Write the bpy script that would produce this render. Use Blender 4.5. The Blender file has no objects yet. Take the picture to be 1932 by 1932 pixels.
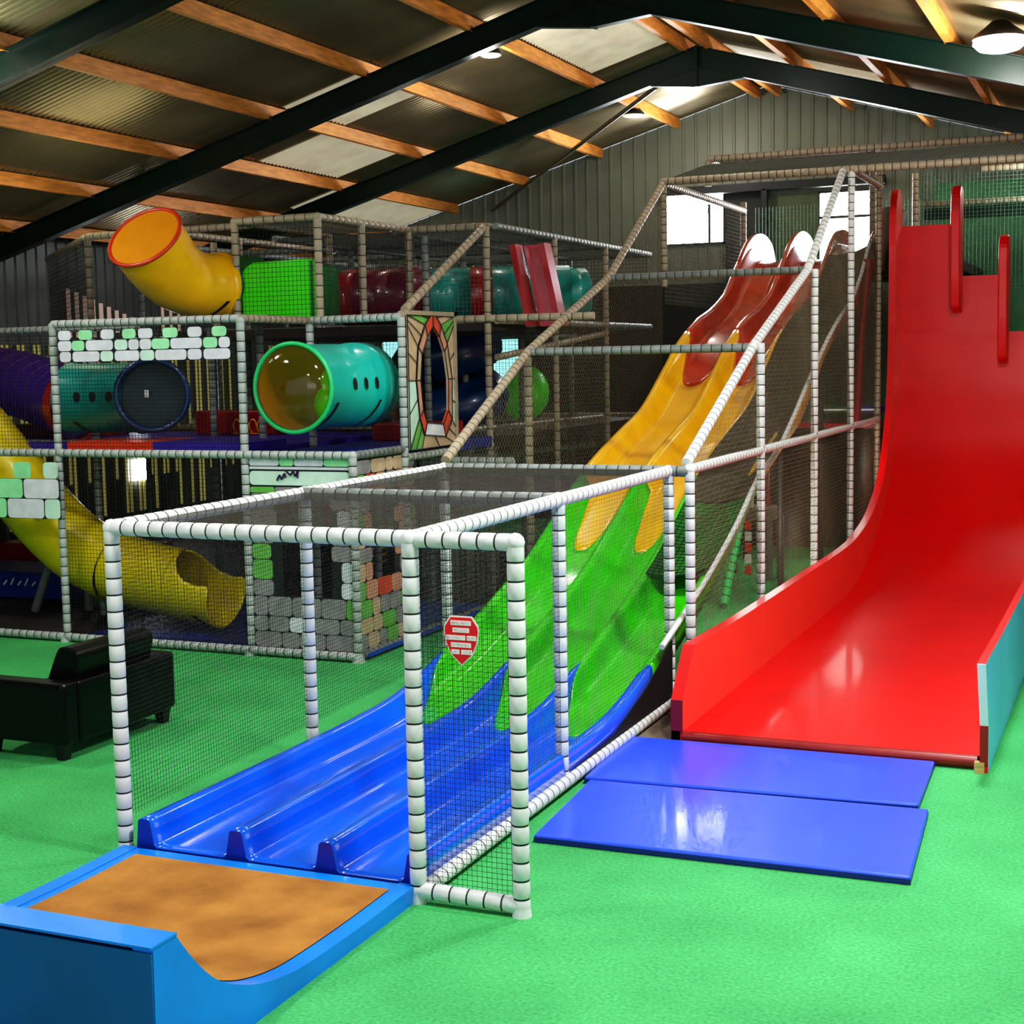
import bpy, math, random
from mathutils import Vector, Matrix
random.seed(7)
sc = bpy.context.scene
COL = sc.collection
PI = math.pi

# ------------------------------------------------------------------ materials
def s2l(c):
    c = c / 255.0
    return c / 12.92 if c <= 0.04045 else ((c + 0.055) / 1.055) ** 2.4
def rgb(r, g, b): return (s2l(r), s2l(g), s2l(b), 1)
MATS = {}
def mat(name, col, rough=0.5, metal=0.0, var=0.12, scale=6.0, bump=0.0, bscale=40.0, coat=0.0, emit=0.0, alpha=1.0, spec=0.5, stretch=None):
    if name in MATS: return MATS[name]
    m = bpy.data.materials.new(name); m.use_nodes = True
    nt = m.node_tree; b = nt.nodes['Principled BSDF']
    b.inputs['Roughness'].default_value = rough; b.inputs['Metallic'].default_value = metal
    b.inputs['Coat Weight'].default_value = coat; b.inputs['Specular IOR Level'].default_value = spec
    b.inputs['Coat Roughness'].default_value = 0.08
    c = rgb(*col)
    tc = nt.nodes.new('ShaderNodeTexCoord'); mp = nt.nodes.new('ShaderNodeMapping')
    nt.links.new(tc.outputs['Object'], mp.inputs['Vector'])
    if stretch: mp.inputs['Scale'].default_value = stretch
    nz = nt.nodes.new('ShaderNodeTexNoise'); nz.inputs['Scale'].default_value = scale; nz.inputs['Detail'].default_value = 5
    nt.links.new(mp.outputs['Vector'], nz.inputs['Vector'])
    rp = nt.nodes.new('ShaderNodeValToRGB')
    rp.color_ramp.elements[0].position = 0.3; rp.color_ramp.elements[1].position = 0.7
    rp.color_ramp.elements[0].color = (c[0]*(1-var), c[1]*(1-var), c[2]*(1-var), 1)
    rp.color_ramp.elements[1].color = (min(1,c[0]*(1+var)), min(1,c[1]*(1+var)), min(1,c[2]*(1+var)), 1)
    nt.links.new(nz.outputs['Fac'], rp.inputs['Fac']); nt.links.new(rp.outputs['Color'], b.inputs['Base Color'])
    if emit:
        b.inputs['Emission Color'].default_value = c; b.inputs['Emission Strength'].default_value = emit
    if bump:
        n2 = nt.nodes.new('ShaderNodeTexNoise'); n2.inputs['Scale'].default_value = bscale; n2.inputs['Detail'].default_value = 4
        nt.links.new(mp.outputs['Vector'], n2.inputs['Vector'])
        bp = nt.nodes.new('ShaderNodeBump'); bp.inputs['Strength'].default_value = bump; bp.inputs['Distance'].default_value = 0.01
        nt.links.new(n2.outputs['Fac'], bp.inputs['Height']); nt.links.new(bp.outputs['Normal'], b.inputs['Normal'])
    if alpha < 1: b.inputs['Alpha'].default_value = alpha
    MATS[name] = m; return m
def emis(name, col, strength):
    m = bpy.data.materials.new(name); m.use_nodes = True; nt = m.node_tree
    b = nt.nodes['Principled BSDF']; b.inputs['Base Color'].default_value = rgb(*col)
    b.inputs['Emission Color'].default_value = rgb(*col); b.inputs['Emission Strength'].default_value = strength
    MATS[name] = m; return m

M_turf = mat('turf', (76,174,100), 0.9, var=0.16, scale=1.3, bump=0.5, bscale=260, spec=0.15)
def turf_detail(m):
    nt = m.node_tree; b = nt.nodes['Principled BSDF']; rp = [n for n in nt.nodes if n.type=='VALTORGB'][0]
    n = nt.nodes.new('ShaderNodeTexNoise'); n.inputs['Scale'].default_value = 55; n.inputs['Detail'].default_value = 6
    tc = [x for x in nt.nodes if x.type=='TEX_COORD'][0]; nt.links.new(tc.outputs['Object'], n.inputs['Vector'])
    mr = nt.nodes.new('ShaderNodeMapRange'); mr.inputs[1].default_value = .3; mr.inputs[2].default_value = .7; mr.inputs[3].default_value = .72; mr.inputs[4].default_value = 1.2
    nt.links.new(n.outputs['Fac'], mr.inputs[0])
    mx = nt.nodes.new('ShaderNodeMixRGB'); mx.blend_type = 'MULTIPLY'; mx.inputs[0].default_value = 1
    nt.links.new(rp.outputs['Color'], mx.inputs[1]); nt.links.new(mr.outputs[0], mx.inputs[2]); nt.links.new(mx.outputs[0], b.inputs['Base Color'])
turf_detail(M_turf)
M_foam  = mat('white_foam', (212,214,212), 0.42, var=0.06, scale=9)
M_foamb = mat('beige_foam', (160,146,124), 0.5, var=0.12, scale=7)
M_foamg = mat('grey_foam', (118,124,120), 0.5, var=0.15, scale=7)
M_joint = mat('black_joint', (22,24,26), 0.6, var=0.1)
M_netb  = mat('black_cord', (14,15,15), 0.8, var=0.1)
M_nett  = mat('tan_cord', (98,88,68), 0.8, var=0.15)
M_netroof = mat('brown_cord', (74,66,54), 0.8, var=0.15)
M_netg  = mat('grey_cord', (96,100,92), 0.8, var=0.15)
M_netgr = mat('green_cord', (92,128,104), 0.8, var=0.15)
M_blue  = mat('blue_fibreglass', (0,98,246), 0.2, var=0.10, scale=2.5, coat=0.6, bump=0.05, bscale=8)
M_green = mat('green_fibreglass', (56,196,6), 0.3, var=0.14, scale=3, coat=0.4, bump=0.05, bscale=8)
M_yellow= mat('yellow_fibreglass', (250,184,4), 0.28, var=0.12, scale=3, coat=0.4, bump=0.05, bscale=8)
M_redor = mat('orange_red_fibreglass', (186,52,8), 0.25, var=0.18, scale=3, coat=0.5, bump=0.05, bscale=8)
M_red   = mat('red_vinyl', (214,2,2), 0.42, var=0.06, scale=1.2, spec=.35, coat=0.12, bump=0.05, bscale=3)
M_redwall = mat('red_side_board', (246,72,56), 0.35, var=0.05, scale=2, coat=0.2)
M_dred  = mat('dark_red_vinyl', (130,8,8), 0.35, var=0.08)
M_cyan  = mat('sky_blue_board', (110,196,255), 0.45, var=0.08, scale=2)
M_white = mat('white_plastic', (236,236,236), 0.4, var=0.04)
M_wood  = mat('pale_wood', (176,150,96), 0.6, var=0.2, scale=10, stretch=(1,8,8))
M_bplat = mat('blue_painted_ply', (8,126,236), 0.32, var=0.09, scale=3, coat=0.2, bump=0.05, bscale=30)
M_bplatd= mat('dark_blue_painted_ply', (10,84,160), 0.3, var=0.12, scale=3, coat=0.2)
M_carpet= mat('brown_carpet', (186,128,66), 0.95, var=0.3, scale=3.2, bump=0.8, bscale=300, spec=0.1)
M_mat   = mat('blue_vinyl_mat', (44,82,250), 0.32, var=0.07, scale=1.6, bump=0.06, bscale=7, coat=0.15)
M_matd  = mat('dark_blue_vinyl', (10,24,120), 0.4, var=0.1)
M_leather = mat('black_leather', (5,5,6), 0.3, var=0.2, scale=8, bump=0.15, bscale=60, spec=.22)
M_leg   = mat('black_wood', (8,8,8), 0.5)
M_steel = mat('dark_green_steel', (3,30,20), 0.4, var=0.15, scale=3, spec=.25)
M_timber= mat('pine_timber', (236,150,66), 0.6, var=0.3, scale=5, stretch=(6,.8,6), bump=0.15, bscale=20)
M_roof  = mat('roof_sheet', (156,142,112), 0.3, metal=0.6, var=0.25, scale=0.7)
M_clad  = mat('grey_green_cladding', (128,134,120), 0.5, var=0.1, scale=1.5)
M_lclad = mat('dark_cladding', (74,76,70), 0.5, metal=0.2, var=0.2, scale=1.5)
M_win   = emis('daylight_pane', (238,244,255), 40.0)
M_win2  = emis('dim_daylight_pane', (150,224,222), 1.6)
M_slit  = emis('light_slit', (170,160,90), 0.35)
M_slitp = emis('pink_light_slit', (190,165,150), 0.4)
M_lamp  = emis('lamp_glow', (255,255,250), 40.0)
M_lampd = emis('dim_lamp_glow', (255,250,225), .7)
M_frame = mat('dark_window_frame', (34,36,38), 0.5)
M_galv  = mat('galvanised_rod', (120,116,100), 0.4, metal=0.6)
M_teal  = mat('teal_plastic', (30,196,180), 0.3, var=0.08, scale=2, coat=0.3)
M_teald = mat('deep_teal_plastic', (16,142,134), 0.35, var=0.1, scale=2, coat=0.3)
M_navy  = mat('navy_plastic', (6,52,104), 0.3, var=0.12, coat=0.3)
M_tubey = mat('yellow_plastic', (252,188,6), 0.35, var=0.05, coat=0.2)
M_tubel = mat('lemon_plastic', (236,212,10), 0.35, var=0.07, coat=0.2)
M_amber = mat('amber_plastic', (222,140,10), 0.35, var=0.06, coat=0.2)
M_dgreen= mat('dark_green_plastic', (14,104,42), 0.35, var=0.1, coat=0.2)
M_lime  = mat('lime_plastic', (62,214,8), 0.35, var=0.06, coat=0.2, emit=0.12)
M_maroon= mat('maroon_plastic', (112,14,46), 0.3, var=0.12, coat=0.4)
M_tred  = mat('red_plastic', (170,14,22), 0.3, var=0.1, coat=0.3)
M_purple= mat('purple_plastic', (54,14,120), 0.35, var=0.15, coat=0.3)
M_padr  = mat('orange_red_pad', (232,62,16), 0.45, var=0.06)
M_padb  = mat('violet_blue_pad', (58,34,160), 0.45, var=0.08)
M_padbl = mat('blue_pad', (12,40,130), 0.5, var=0.1)
M_black = mat('black_mark', (8,8,8), 0.6)
M_deck  = mat('dark_deck', (44,36,30), 0.7, var=0.3)
M_concr = mat('bare_concrete', (120,110,92), 0.85, var=0.2, scale=8)
M_turf2 = mat('dark_turf', (30,110,44), 0.9, var=0.15)
# stone print colours
M_st = [mat('stone_grey', (222,222,232), 0.5, var=0.12, scale=9), mat('stone_mint', (160,236,176), 0.5, var=0.14, scale=7),
        mat('stone_pale_mint', (204,236,216), 0.5, var=0.12, scale=7), mat('stone_tan', (196,170,140), 0.5, var=0.16, scale=8),
        mat('stone_pink', (206,150,124), 0.5, var=0.15, scale=8), mat('stone_rust', (214,84,52), 0.5, var=0.2, scale=8),
        mat('stone_leaf', (110,176,84), 0.5, var=0.15, scale=8), mat('stone_mortar', (24,30,28), 0.6), mat('stone_dusk', (146,142,144), 0.5, var=0.2, scale=9)]

# ------------------------------------------------------------------ mesh builder
class MB:
    def __init__(s): s.v = []; s.f = []; s.m = []; s.sm = []
    def add(s, vs, fs, mi=0, smooth=False):
        o = len(s.v); s.v += [tuple(v) for v in vs]
        for k, f in enumerate(fs):
            s.f.append(tuple(o + i for i in f)); s.m.append(mi[k] if isinstance(mi, list) else mi); s.sm.append(smooth)
        return s
    def box(s, x0, x1, y0, y1, z0, z1, mi=0):
        v = [(x0,y0,z0),(x1,y0,z0),(x1,y1,z0),(x0,y1,z0),(x0,y0,z1),(x1,y0,z1),(x1,y1,z1),(x0,y1,z1)]
        return s.add(v, [(0,3,2,1),(4,5,6,7),(0,1,5,4),(1,2,6,5),(2,3,7,6),(3,0,4,7)], mi)
    def obox(s, a, b, w, h, mi=0, up=(0,0,1)):      # beam from a to b, w across, h along up
        a = Vector(a); b = Vector(b); d = (b-a).normalized(); u = Vector(up); r = d.cross(u).normalized(); u = r.cross(d).normalized()
        vs = []
        for p in (a, b):
            for i, j in ((-1,-1),(1,-1),(1,1),(-1,1)): vs.append(p + r*(i*w/2) + u*(j*h/2))
        return s.add(vs, [(0,1,2,3),(7,6,5,4),(0,4,5,1),(1,5,6,2),(2,6,7,3),(3,7,4,0)], mi)
    def prism(s, poly, axis, a, b, mi=0, smooth=False):  # poly = 2D points; extruded along axis from a to b
        n = len(poly); vs = []
        for t in (a, b):
            for p, q in poly:
                vs.append((t,p,q) if axis == 0 else (p,t,q) if axis == 1 else (p,q,t))
        s.add(vs, [tuple(range(n)), tuple(range(2*n-1, n-1, -1))], mi)
        o = len(s.v) - 2*n
        for i in range(n):
            j = (i+1) % n; s.f.append((o+i, o+n+i, o+n+j, o+j)); s.m.append(mi); s.sm.append(smooth)
        return s
    def ring_tube(s, pts, rad, n=12, mi=0, caps=True, a0=0, a1=2*PI, ups=None, closed=True):
        fr = frames(pts, ups); vs = []; full = abs(a1-a0-2*PI) < 1e-6
        cnt = n if full else n+1
        for k, (p, u, w) in enumerate(fr):
            r = rad[k] if isinstance(rad, (list, tuple)) else rad
            for i in range(cnt):
                a = a0 + (a1-a0)*i/n; vs.append(p + u*(r*math.cos(a)) + w*(r*math.sin(a)))
        fs = []
        for k in range(len(fr)-1):
            for i in range(n):
                j = (i+1) % cnt; fs.append((k*cnt+i, k*cnt+j, (k+1)*cnt+j, (k+1)*cnt+i))
        s.add(vs, fs, mi, True)
        if caps and full:
            s.add(vs[:cnt], [tuple(range(cnt-1,-1,-1))], mi); s.add(vs[-cnt:], [tuple(range(cnt))], mi)
        return s
    def cord(s, a, b, r, mi=0):
        d = b - a
        if d.length < 1e-4: return
        d.normalize(); u = d.cross(Vector((.31,.52,.79))).normalized(); w = d.cross(u)
        c, q = -.5, .866
        o = len(s.v)
        for p in (a, b):
            for x, y in ((1,0),(c,q),(c,-q)):
                t = p + u*(x*r) + w*(y*r); s.v.append((t.x,t.y,t.z))
        for f in ((0,1,4,3),(1,2,5,4),(2,0,3,5)):
            s.f.append(tuple(o+i for i in f)); s.m.append(mi); s.sm.append(False)
    def sphere(s, c, r, n=10, mi=0, sz=1.0):
        c = Vector(c); vs = []; fs = []
        for i in range(n//2+1):
            t = PI*i/(n//2)
            for j in range(n): a = 2*PI*j/n; vs.append(c + Vector((r*math.sin(t)*math.cos(a), r*math.sin(t)*math.sin(a), r*sz*math.cos(t))))
        for i in range(n//2):
            for j in range(n): k = (j+1) % n; fs.append((i*n+j,(i+1)*n+j,(i+1)*n+k,i*n+k))
        return s.add(vs, fs, mi, True)
    def build(s, name, mats, parent=None, solid=0, bevel=0):
        me = bpy.data.meshes.new(name); me.from_pydata(s.v, [], s.f)
        if not isinstance(mats, (list, tuple)): mats = [mats]
        for m in mats: me.materials.append(m)
        me.polygons.foreach_set('material_index', s.m); me.polygons.foreach_set('use_smooth', s.sm)
        me.update(); me.validate()
        o = bpy.data.objects.new(name, me); COL.objects.link(o)
        if parent:
            o.parent = parent; o.matrix_parent_inverse = Matrix.Translation(parent.location).inverted()
            if parent.parent: o.matrix_parent_inverse = Matrix.Identity(4) @ (Matrix.Translation(parent.location).inverted())
        if solid:
            d = o.modifiers.new('solid', 'SOLIDIFY'); d.thickness = solid; d.offset = -1
        if bevel:
            d = o.modifiers.new('bevel', 'BEVEL'); d.width = bevel; d.segments = 3; d.limit_method = 'ANGLE'
        return o
def frames(pts, ups=None):
    P = [Vector(p) for p in pts]; out = []; u = None
    for i, p in enumerate(P):
        t = (P[min(i+1,len(P)-1)] - P[max(i-1,0)]).normalized()
        if u is None:
            ref = Vector(ups) if ups else (Vector((0,0,1)) if abs(t.z) < .9 else Vector((1,0,0)))
            u = (ref - t*ref.dot(t)).normalized()
        else: u = (u - t*u.dot(t)).normalized()
        out.append((p, u, t.cross(u)))
    return out
def catmull(P, n):
    P = [tuple(p) for p in P]; out = []; Q = [P[0]] + P + [P[-1]]
    for i in range(1, len(Q)-2):
        for k in range(n):
            t = k/n; a,b,c,d = Q[i-1],Q[i],Q[i+1],Q[i+2]
            out.append(tuple(.5*(2*b[j]+(c[j]-a[j])*t+(2*a[j]-5*b[j]+4*c[j]-d[j])*t*t+(3*b[j]-a[j]-3*c[j]+d[j])*t**3) for j in range(len(b))))
    out.append(P[-1]); return out
def interp(T, x):
    if x <= T[0][0]: return T[0][1]
    for (a,b),(c,d) in zip(T, T[1:]):
        if x <= c: return b + (d-b)*(x-a)/(c-a)
    return T[-1][1]
def thing(name, label, cat, loc=(0,0,0), group=None):
    o = bpy.data.objects.new(name, None); COL.objects.link(o); o.location = loc; o.empty_display_size = .1
    o['label'] = label; o['category'] = cat
    if group: o['group'] = group
    return o
def tag(o, label, cat, group=None):
    o['label'] = label; o['category'] = cat
    if group: o['group'] = group
    return o
def struct(o): o['kind'] = 'structure'; return o

# foam covered pipe with black joint rings between the sleeves
def pipe(name, a, b, parent, m=None, r=.037, seg=.09, n=12, knob0=False, knob1=False):
    m = m or M_foam; a = Vector(a); b = Vector(b); L = (b-a).length; d = (b-a).normalized()
    k = max(1, round(L/seg)); st = L/k; g = .0045
    ref = Vector((0,0,1)) if abs(d.z) < .9 else Vector((1,0,0)); u = (ref - d*ref.dot(d)).normalized(); w = d.cross(u)
    mb = MB(); T = []
    for i in range(k):
        T += [(i*st+g, r*.985), (i*st+st*.5, r*1.02), ((i+1)*st-g, r*.985)]
        if i < k-1: T += [((i+1)*st, r*.9)]
    vs = []; fs = []; mi = []
    for t, q in T:
        for j in range(n): an = 2*PI*j/n; vs.append(a + d*t + u*(q*math.cos(an)) + w*(q*math.sin(an)))
    for i in range(len(T)-1):
        dark = (T[i+1][1] < r*.95) or (T[i][1] < r*.95)
        for j in range(n): q = (j+1) % n; fs.append((i*n+j,i*n+q,(i+1)*n+q,(i+1)*n+j)); mi.append(1 if dark else 0)
    mb.add(vs, fs, mi, True)
    mb.add(vs[:n], [tuple(range(n-1,-1,-1))], 0); mb.add(vs[-n:], [tuple(range(n))], 0)
    if knob0: mb.sphere(a, r*1.12, 12)
    if knob1: mb.sphere(b, r*1.12, 12)
    return mb.build(name, [m, M_joint], parent)
# knotted net: straight cords clipped to a flat polygon
def net(parent, poly, cell, r, m, ang=0, wave=0):
    P = [Vector(p) for p in poly]; u = (P[1]-P[0]).normalized(); nn = None
    for q in P[2:]:
        c = u.cross(q-P[0])
        if c.length > 1e-3: nn = c.normalized(); break
    w = nn.cross(u)
    if ang: u, w = u*math.cos(ang)+w*math.sin(ang), w*math.cos(ang)-u*math.sin(ang)
    Q = [((p-P[0]).dot(u), (p-P[0]).dot(w)) for p in P]; mb = MB()
    def pt(x, y, s=0):
        return P[0] + u*x + w*y + nn*(wave*math.sin(x*2.9+y*1.7) if wave else 0)
    for ax in (0, 1):
        lo = min(q[ax] for q in Q); hi = max(q[ax] for q in Q); k = math.ceil((lo+1e-4)/cell)
        while k*cell < hi - 1e-4:
            c = k*cell; xs = []
            for i in range(len(Q)):
                p, q = Q[i], Q[(i+1) % len(Q)]
                if (p[ax] < c) != (q[ax] < c): xs.append(p[1-ax] + (q[1-ax]-p[1-ax])*(c-p[ax])/(q[ax]-p[ax]))
            xs.sort()
            for s0, s1 in zip(xs[::2], xs[1::2]):
                nseg = max(1, int((s1-s0)/.35)) if wave else 1
                for t in range(nseg):
                    e0 = s0+(s1-s0)*t/nseg; e1 = s0+(s1-s0)*(t+1)/nseg
                    A, B = ((c,e0),(c,e1)) if ax == 0 else ((e0,c),(e1,c))
                    mb.cord(pt(*A), pt(*B), r)
            k += 1
    return mb.build('net_panel', m, parent)

# ------------------------------------------------------------------ room shell
XR, RZ, SL = -5.35, 6.66, .285
XL, XRT, YB, YF = -13.5, 3.2, 22.6, -3.0
def roofz(x): return RZ - SL*abs(x-XR)
o = struct(MB().box(XL-.2, XRT+.2, YF, YB+.2, -.1, 0).build('floor', M_turf))
def roof_side(name, x0, x1, ya=YF, yb=YB, drop=0, m=None):
    mb = MB(); vs = []; fs = []; i = 0; p = .09; ya = YF+round((ya-YF)/p)*p
    n = int((yb-ya)/(p/4))
    for i in range(n+1):
        y = ya + i*p/4; dz = .023*math.sin(2*PI*y/p)
        vs += [(x0, y, roofz(x0)+dz-drop), (x1, y, roofz(x1)+dz-drop)]
    for i in range(n): fs.append((2*i, 2*i+1, 2*i+3, 2*i+2))
    mb.add(vs, fs, 0, True); return struct(mb.build(name, m or M_roof))
roof_side('ceiling', XL, XR); roof_side('ceiling', XR, XRT)
M_roofglow = mat('roof_reflection_glow', (226,216,190), 0.3, var=0.35, scale=2.2, emit=.32, metal=.2)  # glowing strips that paint bright reflections onto the roof sheets
roof_side('window_10', -11.6, -10.62, 19.0, 22.5, .012, M_roofglow); roof_side('window_11', -10.5, -9.36, 16.4, 18.5, .012, M_roofglow)
roof_side('window_12', -9.24, -8.1, 15.0, 16.5, .012, M_roofglow); roof_side('window_13', -6.7, -5.56, 16.0, 18.5, .012, M_roofglow)
roof_side('window_14', -5.1, -3.0, 19.0, 20.4, .012, M_roofglow)
# outer skin above the sheets so no light leaks
def clad(name, m, a, b, zt, holes=()):   # vertical trapezoid profile cladding along a->b, top height function
    a = Vector(a); b = Vector(b); d = (b-a); L = d.length; d.normalize(); nrm = Vector((-d.y, d.x, 0))
    mb = MB(); prof = [(0,0),(.075,0),(.09,.022),(.115,.022),(.13,0),(.2,0)]; s = 0; pts = []
    while s < L:
        for t, h in prof[:-1]:
            if s+t <= L: pts.append((s+t, h))
        s += .2
    pts.append((L, 0))
    def span(s0, h0, s1, h1, z0, z1a, z1b):
        p0 = a + d*s0 + nrm*h0; p1 = a + d*s1 + nrm*h1
        mb.add([(p0.x,p0.y,z0),(p1.x,p1.y,z0),(p1.x,p1.y,z1b),(p0.x,p0.y,z1a)], [(0,1,2,3)])
    for (s0,h0),(s1,h1) in zip(pts, pts[1:]):
        p0 = a+d*s0; p1 = a+d*s1; za, zb = zt(p0), zt(p1); mid = (s0+s1)/2
        hs = sorted([(z0,z1) for (u0,u1,z0,z1) in holes if u0 < mid < u1]); z = 0
        for z0, z1 in hs: span(s0,h0,s1,h1,z,z0,z0); z = z1
        span(s0,h0,s1,h1,z,za,zb)
    return struct(mb.build(name, m))
WINS = [(-6.985,-6.07,4.34,5.12), (-4.58,-3.72,3.75,4.98), (-10.66,-10.3,1.55,2.02), (-10.02,-9.5,1.8,2.93), (-12.1,-11.75,2.6,3.0), (-10.6,-10.36,2.35,2.9)]
clad('wall_back', M_clad, (XRT,YB,0), (XL,YB,0), lambda p: roofz(p.x)-.02, [(XRT-b, XRT-a, c, d) for a,b,c,d in WINS])
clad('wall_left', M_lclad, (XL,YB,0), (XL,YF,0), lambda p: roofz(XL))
clad('wall_right', M_clad, (XRT,YF,0), (XRT,YB,0), lambda p: roofz(XRT))
for i, (a,b,c,d) in enumerate(WINS):
    w = struct(MB().box(a-.04,b+.04,YB+.02,YB+.06,c-.04,d+.04).build('window_%d' % (i+1), M_win if i < 2 else M_win2))
    f = MB()
    for x in (a-.03, b+.0): f.box(x, x+.03, YB-.05, YB+.02, c-.03, d+.03)
    for z in (c-.03, d): f.box(a-.03, b+.03, YB-.05, YB+.02, z, z+.03)
    if i == 1: f.box(a, b, YB-.04, YB, 4.60, 4.64); f.box((a+b)/2-.01, (a+b)/2+.015, YB-.04, YB, c, d)
    if i == 0: f.box(a+.68, a+.71, YB-.04, YB, c, d-.2)
    f.build('window_frame', M_frame, w)
struct(MB().box(-7.0,-3.6,YB-.25,YB-.1,5.06,5.18).build('trim_1', M_frame)); struct(MB().box(-5.42,-5.34,YB-.25,YB-.12,3.4,5.08).build('trim_2', M_frame)); struct(MB().box(-5.34,-4.6,YB-.06,YB-.02,3.7,5.0).build('trim_3', mat('moss_panel',(92,104,78),.7,var=.15)))
struct(MB().box(-6.03,-5.42,YB-.06,YB-.03,3.4,5.06).build('trim_4', mat('dusk_panel',(60,62,58),.7,var=.2)))
# left wall light slits
mb = MB()
y = 14.9
while y < 21.5:
    for dy in (.0, .09):
        if random.random() < .8: mb.box(XL+.03, XL+.04, y+dy, y+dy+.045, .5 if random.random()<.5 else 1.0, 2.9)
    y += .3
struct(mb.build('window_7', M_slit))
mb = MB()
for k in range(10): y = 16.2+.17*k; mb.box(XL+.03, XL+.04, y, y+.08, 3.0, 3.66-.045*k)  # slit tops step down to shape a diagonal shadow edge
for k in range(3): y = 18.3+.2*k; mb.box(XL+.03, XL+.04, y, y+.06, 3.0, 3.5-.05*k)
struct(mb.build('window_8', M_slitp))
w = struct(MB().box(XL+.045, XL+.06, 17.45, 17.75, .95, 1.25).box(XL+.045,XL+.06,17.5,17.72,1.5,1.72).box(XL+.045,XL+.06,17.5,17.72,1.98,2.3).build('window_9', M_win))  # glowing blobs added as white lamp reflections on the left wall
# back band below platform, kick board
struct(MB().box(-5.0,XRT,19.85,19.9,0,.12).build('baseboard_back', M_deck))

# rafters (green steel portal frames with a haunch plate at the ridge)
def rafter(y, label):
    t = thing('roof_rafter', label, 'roof beam', (XR, y, 0), 'dark green steel portal rafters')
    D, Wf, tw = .27, .14, .012
    for side in (-1, 1):
        x1 = XL if side < 0 else XRT
        top = lambda x: roofz(x) - .16
        mb = MB()
        mb.prism([(XR, top(XR)), (x1, top(x1)), (x1, top(x1)-D), (XR, top(XR)-D)], 1, y-tw/2, y+tw/2)
        for dz in (0, -D+.012):
            mb.prism([(XR, top(XR)+dz), (x1, top(x1)+dz), (x1, top(x1)+dz-.012), (XR, top(XR)+dz-.012)], 1, y-Wf/2, y+Wf/2)
        mb.build('rafter_beam', M_steel, t)
    z = roofz(XR)-.16-D
    mb = MB(); mb.prism([(XR-.62, roofz(XR-.62)-.16-D), (XR, z), (XR+.62, roofz(XR+.62)-.16-D), (XR, z-.24)], 1, y-.05, y+.05)
    mb.box(XR-.015, XR+.015, y-.08, y+.08, z-.24, z+D)
    mb.build('haunch_plate', M_steel, t)
rafter(18.68, 'dark green steel roof rafter farthest back, meeting its ridge above the wave slide')
rafter(14.83, 'middle dark green steel rafter, its ridge cut by the top edge of the photo')
rafter(10.57, 'dark green steel roof rafter nearest the camera at the top left corner')
for cx in (18.68, 14.83, 10.98): pass
# purlins
PUR = [(-13.1,'tenth'),(-11.85,'sixth'),(-10.57,'fifth'),(-9.30,'fourth'),(-8.03,'third'),(-6.76,'second')]
ords = ['lowest timber purlin on the left slope, just above the play frame roof', 'second timber purlin up from the left eave', 'third timber purlin up from the left eave', 'fourth timber purlin up from the left eave', 'fifth timber purlin up from the left eave', 'sixth timber purlin up from the left eave, next below the ridge pair']
def purlin(x, label):
    zt = roofz(x) - .015; mb = MB(); mb.box(x-.035, x+.035, 2.0, YB-.1, zt-.15, zt)
    tag(mb.build('timber_purlin', M_timber), label, 'roof beam', 'orange timber purlins')
for (x, _), l in zip(PUR, ords): purlin(x, l)
purlin(XR-.16, 'timber purlin of the ridge pair on the left side of the ridge')
purlin(XR+.16, 'timber purlin of the ridge pair on the right side of the ridge')
for x, l in ((-4.1,'timber purlin on the right slope, first down from the ridge pair'),(-2.95,'timber purlin on the right slope, second down from the ridge'),(-1.8,'timber purlin on the right slope, third down from the ridge, by the glowing lamp'),(-.6,'timber purlin on the right slope at the right edge of the photo')): purlin(x, l)
# brace rods
def rod(a, b, r, label):
    mb = MB(); mb.ring_tube([a, b], r, 8); tag(mb.build('brace_rod', M_galv), label, 'brace rod')
rod((-5.98,18.9,6.08), (-9.9,22.45,5.02), .03, 'long steel brace rod running from ridge down the left side of the back gable')
rod((-4.15,18.9,5.93), (-2.1,22.45,5.72), .018, 'thin steel brace rod under the right slope before the back gable')

# pendant lamps
def lamp(loc, r, label, glow):
    t = thing('pendant_lamp', label, 'lamp', loc, 'high bay lamps under the roof')
    x, y, z = loc; q_ = 1 if r > .2 else .25
    mb = MB(); mb.ring_tube([(x,y,z),(x,y,z+.03),(x,y,z+.1),(x,y,z+.15)], [r, r*.97, r*.55, r*.3], 24); mb.build('lamp_shade', M_frame, t)
    mb = MB(); mb.ring_tube([(x,y,z-.11*q_),(x,y,z-.09*q_),(x,y,z-.04*q_),(x,y,z+.03*q_)], [r*.4, r*.75, r*.98, r*.9], 24); mb.build('lamp_lens', glow, t)
    mb = MB(); mb.ring_tube([(x,y,z+.15),(x,y,roofz(x)-.05)], .012, 6); mb.build('hanging_rod', M_galv, t)
lamp((-1.25,13.8,5.28), .23, 'glowing high bay lamp at the top right corner of the photo', M_lamp)
lamp((-6.82,15.5,5.98), .12, 'small round high bay lamp just below the middle rafter', M_lampd)
lamp((-6.82,20.5,6.02), .16, 'small domed high bay lamp in front of the back gable', M_lampd)

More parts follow.
